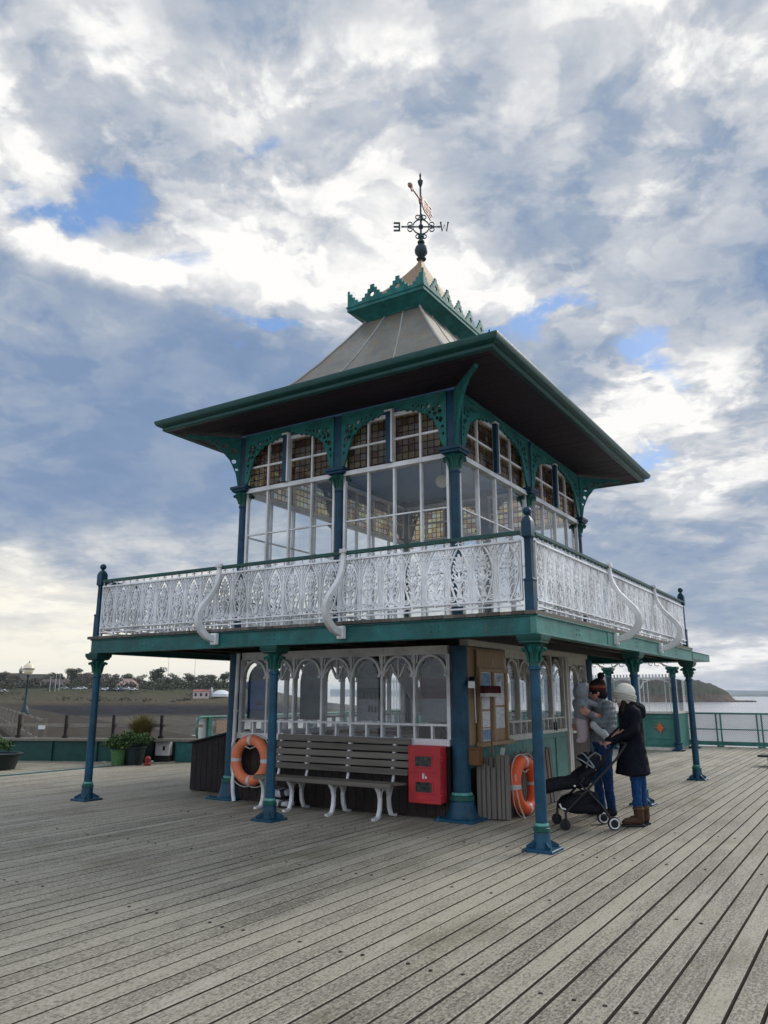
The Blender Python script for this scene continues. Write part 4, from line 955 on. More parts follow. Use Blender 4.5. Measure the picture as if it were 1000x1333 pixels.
build('bristles', m, plain('maroon_bristle', (.07, .008, .014), .7, .3, 60), br)
wb = empty('wooden_box', (-4.58, 9.42, .68), 'small brown wooden box fixed to the planks below the notice board', 'box')
m = MB(); m.box(-4.67, 9.385, .68, -4.49, 9.50, .875); build('body', m, M['boxwood'], wb, bev=.006); m = MB(); m.box(-4.685, 9.37, .876, -4.475, 9.51, .90); m.box(-4.59, 9.376, .84, -4.57, 9.384, .885); build('lid', m, M['boxwood'], wb, bev=.004)
gpk = 'old deck planks stood on end against the pavilion'
def plank(y0, w, h, x, lean, label, t=.045):
    m = MB(); m.add([(x, y0, .012), (x + t, y0, .012), (x + t, y0 + w, .012), (x, y0 + w, .012), (x - lean, y0, h), (x - lean + t, y0, h), (x - lean + t, y0 + w, h + .01), (x - lean, y0 + w, h + .01)], [(3, 2, 1, 0), (4, 5, 6, 7), (0, 1, 5, 4), (1, 2, 6, 5), (2, 3, 7, 6), (3, 0, 4, 7)])
    tag(build('weathered_plank', m, M['plank'], None, bev=.004, loc=(x, y0, 0)), label, 'plank', gpk)
LBL = 'weathered grey plank standing upright in the stack below the notice board'
r = random.Random(9)
def plank_x(x0, w, h, y, label):
    m = MB(); m.box(x0, y, .012, x0 + w, y + .05, h); tag(build('weathered_plank', m, M['plank'], None, bev=.004, loc=(x0, y, 0)), label, 'plank', gpk)
x = -4.60
for i in range(4): w_ = r.uniform(.055, .07); plank_x(x, w_ - .01, .66 + r.uniform(-.02, .03), 9.53 + i * .02, LBL); x += w_
for i in range(3): w_ = r.uniform(.05, .06); plank_x(x, w_ - .008, .80 + r.uniform(-.02, .03), 9.62 + i * .012, LBL); x += w_
for i in range(4): plank_x(-4.62 + i * .066, .055, .78 + r.uniform(-.03, .03), 9.64 + i * .015, LBL)
LB2 = 'narrow weathered slat standing upright behind the bright orange lifebuoy'
y = 9.72
while y < 11.75: plank(y, .052, .76 + r.uniform(-.03, .03), -4.36 + r.uniform(-.008, .008), .06, LB2, .03); y += .070
m = MB(); m.bar((-4.40, 9.86, .70), (-4.42, 10.0, .86), .05, .03); tag(build('offcut', m, M['offwhite']), 'pale timber offcut poking out above the weathered planks', 'offcut')

# ---- bulwark, parapet rail, planters at the left
bul = empty('bulwark', (BA + BB) / 2, 'low dark green riveted bulwark along the left edge of the pier head', 'wall')
T = frame((BA.x, BA.y), BD, BN); LB = (BB - BA).length
m = MB(T); m.box(0, 0, .0, LB - 1.32, .06, .47); build('panel', m, M['dgreen'], bul)
m = MB(T)
for i in range(8): m.box(.5 + i * 1.15, -.05, 0, .56 + i * 1.15, -.001, .47)
build('stiffener', m, M['dgreen'], bul); m = MB(T); m.box(LB - .60, -.05, .0, LB - .0, .02, .467); build('end_panel', m, M['green'], bul, bev=.01)
m = MB(T); m.box(0, -.09, .47, LB, .16, .535); build('capping', m, M['railwood'], bul, bev=.006)
m = MB(T); m.box(LB - 1.32, .3, .0, LB - .55, .34, .46); build('recess', m, M['black'], bul)
pf = empty('parapet_fence', (BA + BB) / 2 + BN * .05, 'weathered timber rail on square posts above the green bulwark', 'fence')
x = .35
while x < LB: 
    m = MB(T); m.box(x + .01, .03, .536, x + .07, .09, 1.08); m.box(x - .01, .01, .536, x + .095, .11, .60); build('post', m, M['blackbox'], pf); x += 1.22
for z in (.80,): m = MB(T); m.box(0, .101, z, LB, .14, z + .07); build('rail', m, M['railwood'], pf)
m = MB(T); m.box(LB - 4.15, -.0, .74, LB - 3.98, .018, .83); build('label', m, M['white'], pf)
# far side of the approach: second balustrade
af = empty('approach_fence', s0 + pr * 2.9, 'open post and rail fence along the far side of the pier approach', 'fence'); o_ = pr * 2.9; n = 16; ln = 44; pm = None
for i in range(n + 1):
    p = s0 + dr * (ln * i / n) + o_
    if pm is None: m = MB(); m.box(p.x - .05, p.y - .05, 0, p.x + .05, p.y + .05, .95); pm = build('post', m, M['benchwood'], af); p00 = p
    else: copy_tree(pm, af, (p.x - p00.x, p.y - p00.y, 0))
for z in (.35, .88): m2 = MB(); m2.bar(s0 + o_ + V((0, 0, z + .06)), s0 + dr * ln + o_ + V((0, 0, z + .06)), .05, .06); build('rail', m2, M['benchwood'], af)
# lamp post
lp = empty('street_lamp', LAMP, 'old-fashioned lamp post with a pale globe lantern on the pier approach', 'lamp post'); x, y = LAMP.x, LAMP.y
m = MB(); m.lathe((x, y, 0), [(.45, 0), (.45, .12), (.32, .2), (.28, .5), (.20, .6), (.16, .9), (.15, 1.0), (.11, 1.1), (.075, 2.7), (.11, 2.75), (.08, 2.85), (.10, 3.1), (.17, 3.2)], 14); m.bar((x - RIGHT.x * .45, y - RIGHT.y * .45, 2.7), (x + RIGHT.x * .45, y + RIGHT.y * .45, 2.7), .05, .05)
for s in (-1, 1): m.ell((x + s * RIGHT.x * .45, y + s * RIGHT.y * .45, 2.7), .06, 8, 6)
build('post', m, M['darkmetal'], lp, 40); lm, nt, out = mat('lantern_glass'); bsdf(nt, out, (.78, .70, .50), .3)
m = MB(); m.lathe((x, y, 0), [(.17, 3.2), (.38, 3.42), (.46, 3.68), (.44, 3.82), (.36, 4.0), (.2, 4.14), (.06, 4.22)], 16); gl = build('globe', m, lm, lp, 50)
m = MB(); m.lathe((x, y, 0), [(.47, 3.64), (.48, 3.68), (.47, 3.72)], 16); m.lathe((x, y, 0), [(.07, 4.2), (.05, 4.3), (.01, 4.36)], 8); build('band', m, M['darkmetal'], gl, 40)

def leafmat(name, a, b):
    m, nt, out = mat(name); g = N(nt, 'ShaderNodeNewGeometry'); n = nz(nt, pos(nt), 4, 3); t = math1(nt, 'ADD', math1(nt, 'MULTIPLY', g.outputs['Random Per Island'], .6), math1(nt, 'MULTIPLY', n, .4)); bsdf(nt, out, ramp(nt, t, [(.2, a), (.8, b)]), .6, 0, .25); return m
LEAF = leafmat('green_leaf', (.022, .055, .018), (.085, .15, .045)); GRASSM = leafmat('tan_grass', (.06, .055, .018), (.25, .20, .075)); TREE = leafmat('tree_leaf', (.045, .055, .042), (.13, .145, .095)); TREE2 = leafmat('bare_twig', (.08, .068, .056), (.17, .15, .12)); BUSH = leafmat('bush_leaf', (.035, .042, .030), (.10, .105, .068))
def leaves(mb, c, rad, n, size, r, up=.3, el=1.8):
    for i in range(n):
        while True:
            q = V((r.uniform(-1, 1), r.uniform(-1, 1), r.uniform(-1, 1)))
            if q.length <= 1: break
        p = V(c) + V((q.x * rad[0], q.y * rad[1], q.z * rad[2])); a = V((r.gauss(0, 1), r.gauss(0, 1), r.gauss(0, 1) + up)).normalized(); b = a.cross(V((r.gauss(0, 1), r.gauss(0, 1), r.gauss(0, 1)))).normalized()
        s = size * r.uniform(.6, 1.4); k = a.cross(b) * (s * .12); mb.add([p - a * s * el / 2, p + b * s * .4 + k, p + a * s * el / 2, p - b * s * .4 + k], [(0, 1, 2, 3)])
def planter(px, dist, rr, h, potm, label, leafy, grass=0, name='planter', bushr=.4):
    c = gp(px, dist, 0); root = empty(name, c, label, 'planter'); m = MB(); m.lathe(c, [(rr * .78, .0), (rr * .98, h * .93), (rr * 1.06, h * .94), (rr * 1.06, h), (rr * .92, h), (rr * .9, h * .9)], 20); build('pot', m, potm, root, 40)
    r = random.Random(int(px)); f = MB()
    if leafy:
        for k in range(leafy): a = r.uniform(0, 6.28); q = r.uniform(0, bushr); leaves(f, c + V((math.cos(a) * q, math.sin(a) * q, h + .12 + r.uniform(0, .12))), (.16, .16, .12), 40, .05, r, .6)
        build('foliage', f, LEAF, root)
    if grass:
        f = MB()
        for k in range(grass):
            a = r.uniform(0, 6.28); sp = r.uniform(.0, .42) ** 1; hh = r.uniform(.36, .66); b0 = c + V((math.cos(a) * rr * .5 * r.random(), math.sin(a) * rr * .5 * r.random(), h * .9))
            pts = [b0 + V((math.cos(a) * sp * t ** 1.6, math.sin(a) * sp * t ** 1.6, hh * (t - .18 * t * t * sp * 2))) for t in (0, .35, .7, 1)]; w = V((-math.sin(a), math.cos(a), 0)) * .006
            f.add([p + w * (1 - .28 * i) for i, p in enumerate(pts)] + [p - w * (1 - .28 * i) for i, p in enumerate(pts)], [(i, i + 1, 5 + i, 4 + i) for i in range(3)])
        build('grass', f, GRASSM, root)
    return root
potg = plain('green_pot', (.06, .16, .05), .6, .2); potd = plain('dark_pot', (.012, .022, .022), .5, .3)
planter(160, 18.3, .17, .34, potg, 'light green pot of leafy plants standing by the bulwark', 16, 0, 'planter', .26)
planter(180, 18.5, .26, .40, potd, 'dark pot of leafy plants beside the light green pot', 16, 0, 'planter', .28)
planter(188, 19.3, .34, .55, potd, 'tall dark pot of dry ornamental grass behind the leafy pots', 0, 1500)
planter(3, 17.4, .52, .33, potd, 'wide dark tub with low plants at the left end of the deck', 10, 0, 'planter', .45)
c = gp(198, 18.3, 0); m = MB(); m.lathe(c, [(.085, 0), (.085, .05), (.06, .07), (.07, .16), (.04, .2), (.0, .21)], 12); tag(build('hydrant', m, plain('dull_red', (.20, .025, .02), .6), None, 40), 'small red hydrant on the deck beside the dark pots', 'hydrant')
ec = empty('electric_cabinet', T @ V((LB - .98, .2, 0)), 'white electric cabinet recessed beside the green end panel of the bulwark', 'cabinet'); m = MB(T); m.box(LB - 1.14, .05, .14, LB - .80, .28, .46); build('body', m, M['white'], ec, bev=.01); m = MB(T); m.box(LB - .95, .042, .26, LB - .89, .0495, .36); m.box(LB - 1.16, .05, 0.0, LB - .78, .28, .135); build('lock', m, M['black'], ec)
# ---- railings at the deck edge
def meshmat():
    m, nt, out = mat('wire_mesh_panel'); p = pos(nt); s = N(nt, 'ShaderNodeSeparateXYZ'); L(nt, p, s.inputs[0]); a = math1(nt, 'ADD', s.outputs[0], s.outputs[1])
    def grid(v): return math1(nt, 'LESS_THAN', math1(nt, 'FRACT', math1(nt, 'MULTIPLY', v, 18)), .24)
    f = math1(nt, 'MAXIMUM', grid(math1(nt, 'ADD', a, s.outputs[2])), grid(math1(nt, 'SUBTRACT', a, s.outputs[2])))
    d = N(nt, 'ShaderNodeBsdfDiffuse'); d.inputs[0].default_value = (.62, .62, .64, 1); t = N(nt, 'ShaderNodeBsdfTransparent'); x = N(nt, 'ShaderNodeMixShader'); L(nt, f, x.inputs[0]); L(nt, t.outputs[0], x.inputs[1]); L(nt, d.outputs[0], x.inputs[2]); L(nt, x.outputs[0], out.inputs[0]); return m
MESHM = meshmat()
er = empty('deck_railing', (2.0, 26.6, 0), 'pale green railing with wire mesh along the far edge of the deck', 'railing')
m = MB(); m.tube([(-5.6, 26.6, 1.0), (9.4, 26.6, 1.0)], .028, 8); m.tube([(-5.6, 26.6, .52), (9.4, 26.6, .52)], .018, 8); m.box(-5.6, 26.56, .04, 9.4, 26.64, .16); build('rail', m, M['darkmetal'] if False else M['pgreen'], er, 40)
x = -5.62
while x < 9.5:
    m = MB(); m.box(x - .085, 26.57, 0, x - .045, 26.63, .99); m.box(x + .045, 26.57, 0, x + .085, 26.63, .99); m.box(x - .1, 26.5, .0, x + .1, 26.7, .03); build('post', m, M['pgreen'], er); x += 1.165
m = MB(); m.box(-5.6, 26.66, .16, 9.4, 26.668, .98); build('mesh', m, MESHM, er)
el = empty('edge_railing', (-14.5, 20.0, 0), 'green railing with a rounded end and white screen at the left deck edge', 'railing')
m = MB(); yr = 14.25; m.tube([(-14.5, 26.5, 1.02), (-14.5, yr + .12, 1.02), (-14.5, yr + .03, .98), (-14.5, yr, .90), (-14.5, yr, .60), (-14.5, yr + .03, .50), (-14.5, yr + .12, .46), (-14.5, 26.5, .46)], .034, 8); build('rail', m, M['pgreen'], el, 40)
y = yr + .45
for y in (yr + .42, yr + 1.35, yr + 3, yr + 4.7, yr + 6.4, yr + 8.1, yr + 9.8, yr + 11.5): m = MB(); m.box(-14.535, y - .06, 0, -14.465, y + .06, 1.01); build('post', m, M['pgreen'], el)
m = MB(); m.box(-14.56, yr + .02, .04, -14.548, 26.5, 1.0); build('screen', m, M['white'], el)
m = MB(); m.box(-14.47, yr + .62, .62, -14.455, yr + 1.08, .93); tag(build('notice_sign', m, plain('sign_tan', (.30, .22, .16), .5, .3, 20)), 'tan notice fixed to the green edge railing beyond the storage box', 'sign')
# ---- low deck fitting at the right edge
bo = empty('bollard', (-1.9, 19.9, 0), 'squat black mooring bollard on the deck at the right edge', 'bollard'); m = MB(); m.box(-2.36, 19.75, 0, -1.5, 20.25, .20); build('base', m, M['black'], bo, bev=.02); m = MB(); m.box(-2.55, 19.7, .205, -1.45, 20.3, .25); build('plate', m, M['black'], bo, bev=.01)
m = MB(); m.lathe((-1.7, 20.0, 0), [(.16, .25), (.13, .30), (.14, .42), (.2, .46), (.18, .50), (.0, .51)], 16); build('head', m, M['black'], bo, 40)

# ================================================================== SHELTER behind
sh = empty('pier_shelter', (-9.6, 24.8, 0), 'pale green and white glazed shelter with an orange star emblem beyond the pavilion', 'building')
SX1, SX0, SY = -5.12, -15, 24.0
m = MB(); m.box(SX0, SY, .08, SX1, SY + .06, 1.03); m.box(SX1 - .06, SY + .065, .08, SX1, SY + 1.5, 1.03)
x = SX1
while x > SX0 + 1: m.box(x - .08, SY - .02, .15, x - .02, SY - .001, .97); m.box(x - .98, SY - .02, .15, x - .92, SY - .001, .97); m.box(x - .915, SY - .02, .90, x - .085, SY - .001, .97); m.box(x - .915, SY - .02, .15, x - .085, SY - .001, .22); m.box(x-.915, SY-.016, .32, x-.085, SY-.001, .335); x -= 1.0
build('panel', m, M['pgreen'], sh)
m = MB(); m.box(SX0, SY - .06, 0.0, SX1 + .02, SY + .1, .08); m.box(SX0, SY - .06, 1.03, SX1 + .02, SY + .1, 1.09); m.box(SX1 - .08, SY + .1, 1.03, SX1 + .02, SY + 1.5, 1.09); build('sill', m, M['offwhite'], sh)
def emblem(x):
    m = MB(frame((x, SY - .028), (1, 0, 0), (0, -1, 0)))
    m.prism([(.17, .63), (.05, .66), (.04, .70), (0.0, .82), (-.04, .70), (-.05, .66), (-.17, .63), (-.05, .60), (-.04, .56), (0, .44), (.04, .56), (.05, .60)], .02); m.prism([(.10, .73), (0, .67), (-.10, .73), (-.05, .63), (-.10, .53), (0, .59), (.10, .53), (.05, .63)], .018); return build('emblem', m, M['emblem'], sh, loc=(x, SY, .63))
e0_ = emblem(-5.62)
for i in range(1, 5): copy_tree(e0_, sh, (-1.0 * i, 0, 0))
m = MB(); x = SX1 - .03; i = 0
while x > SX0:
    m.box(x - .02, SY - .0, 1.09, x + .02, SY + .05, 2.05); x -= 1.0
    for k in range(1, 8):
        if -7.5 < x + 1 < -4: 
            if k in (1, 2, 6, 7): m.box(x + k * .125 - .008, SY + .01, 1.09, x + k * .125 + .008, SY + .035, 2.0)
        else: m.box(x + k * .125 - .045, SY + .01, 1.09, x + k * .125 + .025, SY + .035, 2.0)
    c = x + .5
    m.strip([(0, 0)] * 2, .001, .001) if False else None
    fm = MB(frame((0, SY + .02), (1, 0, 0), (0, -1, 0))); fm.strip([(c - .46, 1.75), (c - .36, 1.93), (c - .18, 2.0), (c, 2.02), (c + .18, 2.0), (c + .36, 1.93), (c + .46, 1.75)], .035, .03); b = len(m.v); m.v += fm.v; m.f += [tuple(q + b for q in f) for f in fm.f]; m.m += fm.m
m.box(SX0, SY - .01, 2.02, SX1, SY + .06, 2.07)
x = SX1 - .04
while x > SX0: m.box(x - .02, SY + .01, 2.07, x + .02, SY + .035, 2.16); x -= .095
build('screen', m, M['iron'], sh)
m = MB(); m.box(SX0, SY + .021, 1.09, SX1 - .02, SY + .027, 2.02); m.box(SX1 - .033, SY + .1, 1.09, SX1 - .027, SY + 1.5, 2.02); build('pane', m, M['glass'], sh)
shc = None
for x, y in ((SX1 + .0, SY - .14), (SX1 + .12, SY + 1.5), (-7.0, SY - .14), (-9.0, SY - .14), (-11, SY - .14), (-13, SY - .14), (-9, SY + 1.5), (-13, SY + 1.5)):
    if shc is None:
        m = MB(); m.tube([(x, y, .2), (x, y, 2.1)], [.075, .068], 14); m.sq(x, y, [(.16, 0), (.16, .04), (.1, .06)]); m.lathe((x, y, 0), [(.11, .05), (.1, .18), (.12, .2), (.12, .24), (.08, .25)], 14); shc = build('column', m, M['navy'], sh, 40, loc=(x, y, 0))
        k = MB(); k.lathe((x, y, 0), [(.075, 2.05), (.09, 2.07), (.08, 2.12), (.12, 2.25), (.15, 2.27)], 14); k.sq(x, y, [(.12, 2.26), (.16, 2.30), (.16, 2.36)])
        for i in range(6): a = i * 1.047; k.ell((x + .13 * math.cos(a), y + .13 * math.sin(a), 2.22), .045, 7, 5)
        build('capital', k, M['cgreen'], shc, 40, loc=(x, y, 0)); cx0, cy0 = x, y
    else: copy_tree(shc, sh, (x - cx0, y - cy0, 0))
m = MB(frame((0, SY - .14), (1, 0, 0), (0, -1, 0)))
for a, b in ((SX1, -7.0), (-7, -9), (-9, -11), (-11, -13)):
    for s, e in ((a, -1), (b, 1)):
        m.strip([(s, 2.36), (s + e * .14, 2.38), (s + e * .30, 2.46), (s + e * .38, 2.54)], .03, .03)
        for q, rr in ((.2, .08), (.42, .07), (.6, .055)): m.strip([(s + e * q + rr * math.cos(k * .7), 2.46 + rr * math.sin(k * .7)) for k in range(9)], .022, .025)
build('fretwork', m, M['offwhite'], sh)
m = MB(); m.box(SX0, SY - .5, 2.56, -4.45, SY + 2.1, 2.76); build('fascia', m, M['pgreen'], sh, bev=.01)
m = MB(); m.add([(SX0, SY - .52, 2.765), (-4.43, SY - .52, 2.765), (-4.43, SY + 2.12, 2.765), (SX0, SY + 2.12, 2.765), (SX0, SY + .8, 2.95), (-5.6, SY + .8, 2.95)], [(0, 1, 5, 4), (1, 2, 5), (2, 3, 4, 5), (3, 0, 4), (3, 2, 1, 0)]); build('roof', m, M['lead'], sh)

# ================================================================== THE FAR SHORE
def shore_z(p):
    dg = bpy.context.evaluated_depsgraph_get(); t = bpy.data.objects['shore_terrain'].evaluated_get(dg); ok, loc, nrm, i = t.ray_cast(V((p.x, p.y, 60)), V((0, 0, -1))); return loc.z if ok else 0
def on_shore(px, dist, dz=0):
    w = gp(px, dist, 0); return V((w.x, w.y, shore_z(w) + dz))
def tree(px, dist, h, w, kind, label, seed):
    c = on_shore(px, dist, -.4); r = random.Random(seed); root = empty('tree', c, label, 'tree', 'trees along the far shore'); m = MB()
    m.tube([c, c + V((r.uniform(-.3, .3), 0, h * .35)), c + V((r.uniform(-.5, .5), 0, h * .8))], [h * .035, h * .028, h * .01], 6)
    cl = []
    for k in range(9):
        a = r.uniform(0, 6.28); q = r.uniform(.2, 1); z = r.uniform(.38, .92); e = c + V((math.cos(a) * w * .5 * q * (1.15 - abs(z - .6)), math.sin(a) * w * .5 * q, h * z)); cl.append(e); m.tube([c + V((0, 0, h * (.2 + .4 * z * .6))), e], [h * .014, h * .004], 4)
    build('trunk', m, TREE2, root); f = MB()
    for e in cl: leaves(f, e, (w * .25, w * .25, h * .13), 120, h * .055, r, 0, 1.4)
    leaves(f, c + V((0, 0, h * .66)), (w * .3, w * .3, h * .24), 320, h * .055, r, 0, 1.4); build('crown', f, TREE if kind else TREE2, root)
r = random.Random(21)
TL_ = ['dark rounded evergreen tree on the far shore', 'bare brown twiggy tree on the far shore']
spots = [(93, 455, 11.5, 12, 1), (203, 450, 12.5, 12, 1), (147, 460, 8.5, 9, 0), (292, 455, 9.5, 8, 1), (262, 470, 9, 11, 1), (2, 450, 10, 8, 0), (18, 470, 9, 10, 0), (58, 470, 8, 10, 0), (120, 480, 8, 11, 0), (180, 462, 8.5, 9, 0), (228, 455, 8.5, 9, 1), (245, 465, 8.5, 10, 1), (275, 470, 8, 10, 1), (310, 465, 8, 9, 0), (-20, 460, 9, 10, 1), (-45, 470, 10, 10, 0), (215, 470, 8, 9, 1), (42, 455, 7, 9, 0), (105, 490, 10, 12, 0), (165, 490, 10, 10, 1), (75, 490, 10, 10, 1)]
for i, s_ in enumerate(spots): tree(*s_, TL_[0] if s_[4] else TL_[1], i)
# hedge and scrub: a continuous mass of bushes
f = MB()
for i in range(45):
    px = r.uniform(-60, 330); e = on_shore(px, r.uniform(352, 425)); leaves(f, e + V((0, 0, .5)), (r.uniform(2, 6), 3, .9), 26, .7, r, 0, 1.5)
for i in range(420):
    px = r.uniform(-60, 335); e = on_shore(px, r.uniform(438, 520) if r.random() < .8 else r.uniform(425, 440)); hh = r.uniform(2.0, 5.2) if e.z > 2 else 1.2; leaves(f, e + V((0, 0, hh * .45)), (4.5, 4, hh * .6), 46, .95, r, 0, 1.5)
o = build('shore_scrub', f, BUSH); o['kind'] = 'stuff'
def house(px, dist, w, d_, h, rh, wallc, roofc, label, cat='house', hip=False):
    c = on_shore(px, dist, -.3); root = empty('house', c, label, cat); T = frame(c, RIGHT, -FWD); m = MB(T); m.box(-w / 2, -d_ / 2, 0, w / 2, d_ / 2, h); build('wall', m, plain('house_wall', wallc, .8, .1, .5), root)
    k = w * .35 if hip else 0; m = MB(T); W_ = w / 2 + .3; D_ = d_ / 2 + .3; m.add([(-W_, -D_, h + .01), (W_, -D_, h + .01), (W_, D_, h + .01), (-W_, D_, h + .01), (-W_ + k, 0, h + rh), (W_ - k, 0, h + rh)], [(0, 1, 5, 4), (1, 2, 5), (2, 3, 4, 5), (3, 0, 4), (3, 2, 1, 0)]); rf = build('roof', m, plain('house_roof', roofc, .8, .15, .5), root)
    if not hip: m = MB(T); m.box(w * .3, -.4, h + .3, w * .3 + .9, .4, h + rh + 1.0); build('chimney', m, M['brown'], rf)
    n = max(2, int(w / 2.5))
    for i in range(n):
        x = -w / 2 + w * (i + .5) / n; m = MB(T); m.box(x - .5, d_ / 2 + .01, h * .35, x + .5, d_ / 2 + .06, h * .75); build('window', m, M['black'], root)
house(70, 440, 13, 8, 3.2, 2.2, (.45, .44, .42), (.10, .085, .08), 'low white house with dark roof left of the tallest trees on the shore')
house(166, 436, 10, 8, 2.4, 3.4, (.40, .36, .34), (.36, .24, .22), 'bungalow with a pale pinkish pyramid roof behind the parked cars', 'house', True)
house(263, 372, 7.5, 4, 3.4, .9, (.50, .42, .40), (.30, .12, .10), 'small red and white kiosk on the far shore grass', 'kiosk')
house(12, 500, 18, 9, 6.0, 3.6, (.16, .14, .13), (.09, .08, .075), 'large grey house at the far left behind the trees')
house(48, 520, 30, 10, 5.2, 4.0, (.15, .13, .12), (.085, .08, .08), 'long dark roofed house with a turret beside the lamp post lantern')
house(115, 505, 22, 9, 5.0, 3.5, (.20, .17, .15), (.09, .075, .07), 'brown house between the two rounded trees on the shore')
c = on_shore(24, 505, 6); m = MB(); m.lathe(c, [(1.1, 0), (1.1, 4.5), (1.5, 4.6), (1.0, 5.8), (.3, 6.8), (.05, 8.0)], 10); tag(build('turret', m, plain('turret_stone', (.28, .26, .24), .8, .1, .4)), 'small pale turret standing above the far roofs', 'turret')
c = on_shore(288, 372, 0); dm_ = empty('dome_tent', c, 'white domed pavilion tent right of the red kiosk', 'tent'); m = MB(); m.lathe(c, [(4.3, 0), (4.3, 1.2), (4.2, 1.25), (3.2, 2.3), (1.6, 2.95), (.2, 3.1)], 16); build('canopy', m, plain('tent_white', (.62, .66, .68), .6, .05, .5), dm_, 50); m = MB(); m.lathe(c + V((-RIGHT.x * 4.6, -RIGHT.y * 4.6, 0)), [(.7, 0), (.7, 3.0), (.2, 4.4)], 8); build('porch', m, plain('tent_grey', (.45, .47, .5), .6, .05, .5), dm_)
cars = [(131, 412, (.55, .57, .6)), (138, 414, (.5, .52, .55)), (145, 411, (.02, .02, .03)), (152, 413, (.6, .6, .62)), (158, 411, (.08, .1, .16)), (165, 414, (.55, .56, .58)), (173, 411, (.6, .62, .64)), (99, 420, (.5, .5, .52)), (107, 422, (.62, .6, .6)), (4, 405, (.6, .62, .64)), (84, 425, (.4, .42, .45))]
names = ['silver', 'grey', 'black', 'white', 'dark blue', 'pale grey', 'white', 'silver', 'white', 'white', 'grey']
carn = ['silver car at the left end of the parked row below the bungalow', 'grey car second from the left in the parked row below the bungalow', 'black car in the parked row below the bungalow', 'white car between the black and the dark blue cars', 'dark blue car in the parked row below the bungalow', 'pale grey car beside the dark blue car in the parked row', 'white car at the right end of the parked row below the bungalow', 'silver car parked under the rounded tree beside a white one', 'white car parked under the rounded tree beside a silver one', 'white car alone at the far left edge of the shore', 'grey car parked in front of the low white house']
def car(px, dist, c, label):
    o = on_shore(px, dist, .0); root = empty('parked_car', o, label, 'car', 'cars parked along the far shore'); T = frame(o, RIGHT, -FWD); b = MB(T)
    b.prism([(-2.1, .35), (2.1, .35), (2.15, .75), (1.9, .9), (1.0, .95), (.55, 1.45), (-1.0, 1.48), (-1.75, .98), (-2.15, .9)], 1.7); build('body', b, plain('car_paint', c, .3, .05, 1, 0, .5), root, bev=.08)
    g = MB(T); g.prism([(.85, .98), (.5, 1.36), (-.95, 1.38), (-1.5, .99)], 1.74); build('window', g, M['black'], root)
    for x in (-1.3, 1.35):
        for y in (-.8, .8): m = MB(T); m.lathe((x, y - .1, .33), [(.33, 0), (.33, .2)], 14, 0, (0, 1, 0)); build('wheel', m, M['black'], root)
for (px, dist, c), n_ in zip(cars, carn): car(px, dist, c, n_)
for px, n_ in ((217, 'thin bare mast rising above the far shore, left one of a pair'), (252, 'thin bare mast rising above the far shore, right one of a pair')):
    c = on_shore(px, 480, 0); m = MB(); m.tube([c, c + V((0, 0, 22))], [.16, .07], 6); m.tube([c + V((0, 0, 18)) - RIGHT * .9, c + V((0, 0, 18)) + RIGHT * .9], .05, 5); tag(build('mast', m, M['concrete']), n_, 'mast')
for i, (px, dist, h) in enumerate(((64, 400, 7), (71, 402, 9), (128, 405, 8), (76, 410, 8))):
    c = on_shore(px, dist, -.2); m = MB(); m.tube([c, c + V((0, 0, h))], [.13, .09], 6); m.ell(c + V((0, 0, h)), .22, 8, 6); tag(build('flagpole', m, M['white']), 'slim white pole standing on the shore grass', 'pole', 'white poles on the shore grass')

# ================================================================== PEOPLE
PT = lambda c: Matrix.Translation(c) @ Matrix(((RIGHT.x, FWD.x, 0, 0), (RIGHT.y, FWD.y, 0, 0), (0, 0, 1, 0), (0, 0, 0, 1)))
def cloth(name, c, scale=14, var=.2, bump=.5, bd=.012, rough=.85):
    return plain(name, c, rough, var, scale, bump, .15, bd)
SKIN = plain('skin', (.42, .22, .16), .55, .08, 30, .05)
JEANS = cloth('denim', (.010, .035, .105), 30, .35); JEANS2 = cloth('blue_denim', (.012, .050, .15), 30, .35); BOOT = cloth('brown_leather', (.060, .032, .018), 25, .3, .3, .006, .6); SOLE = M['black']; HAIR = cloth('dark_hair', (.018, .011, .008), 80, .3, .6, .01, .5)
COAT = cloth('black_coat', (.006, .007, .013), 7, .3, .5, .02); 
def hand(mb, c, d, side, curl, s=1.0):
    """palm with four curled fingers and a thumb; d: pointing direction, side: thumb side"""
    c, d, side = V(c), V(d).normalized(), V(side).normalized(); nrm = d.cross(side).normalized(); P = lambda a, b, e: c + (d * a + side * b + nrm * e) * s
    for b in (-.028, 0, .028): mb.cap(P(-.035, b, 0), P(.035, b * 1.05, 0), .017 * s, .014 * s, 8)
    for k, b in enumerate((-.033, -.011, .011, .033)):
        l = (.060, .074, .080, .070)[k]; p0 = P(.035, b, 0); p1 = P(.035 + l * .45, b * 1.1, curl * .012); p2 = P(.035 + l * (.85 - curl * .35), b * 1.1, curl * .038); p3 = P(.035 + l * (1.0 - curl * .65), b * 1.08, curl * .062)
        mb.cap(p0, p1, .0095 * s, .009 * s, 8); mb.cap(p1, p2, .009 * s, .008 * s, 8); mb.cap(p2, p3, .008 * s, .007 * s, 8)
    t0, t1, t2 = P(-.015, .036, 0), P(.02, .062, curl * .016), P(.048, .068, curl * .034); mb.cap(t0, t1, .013 * s, .011 * s, 8); mb.cap(t1, t2, .011 * s, .009 * s, 8)
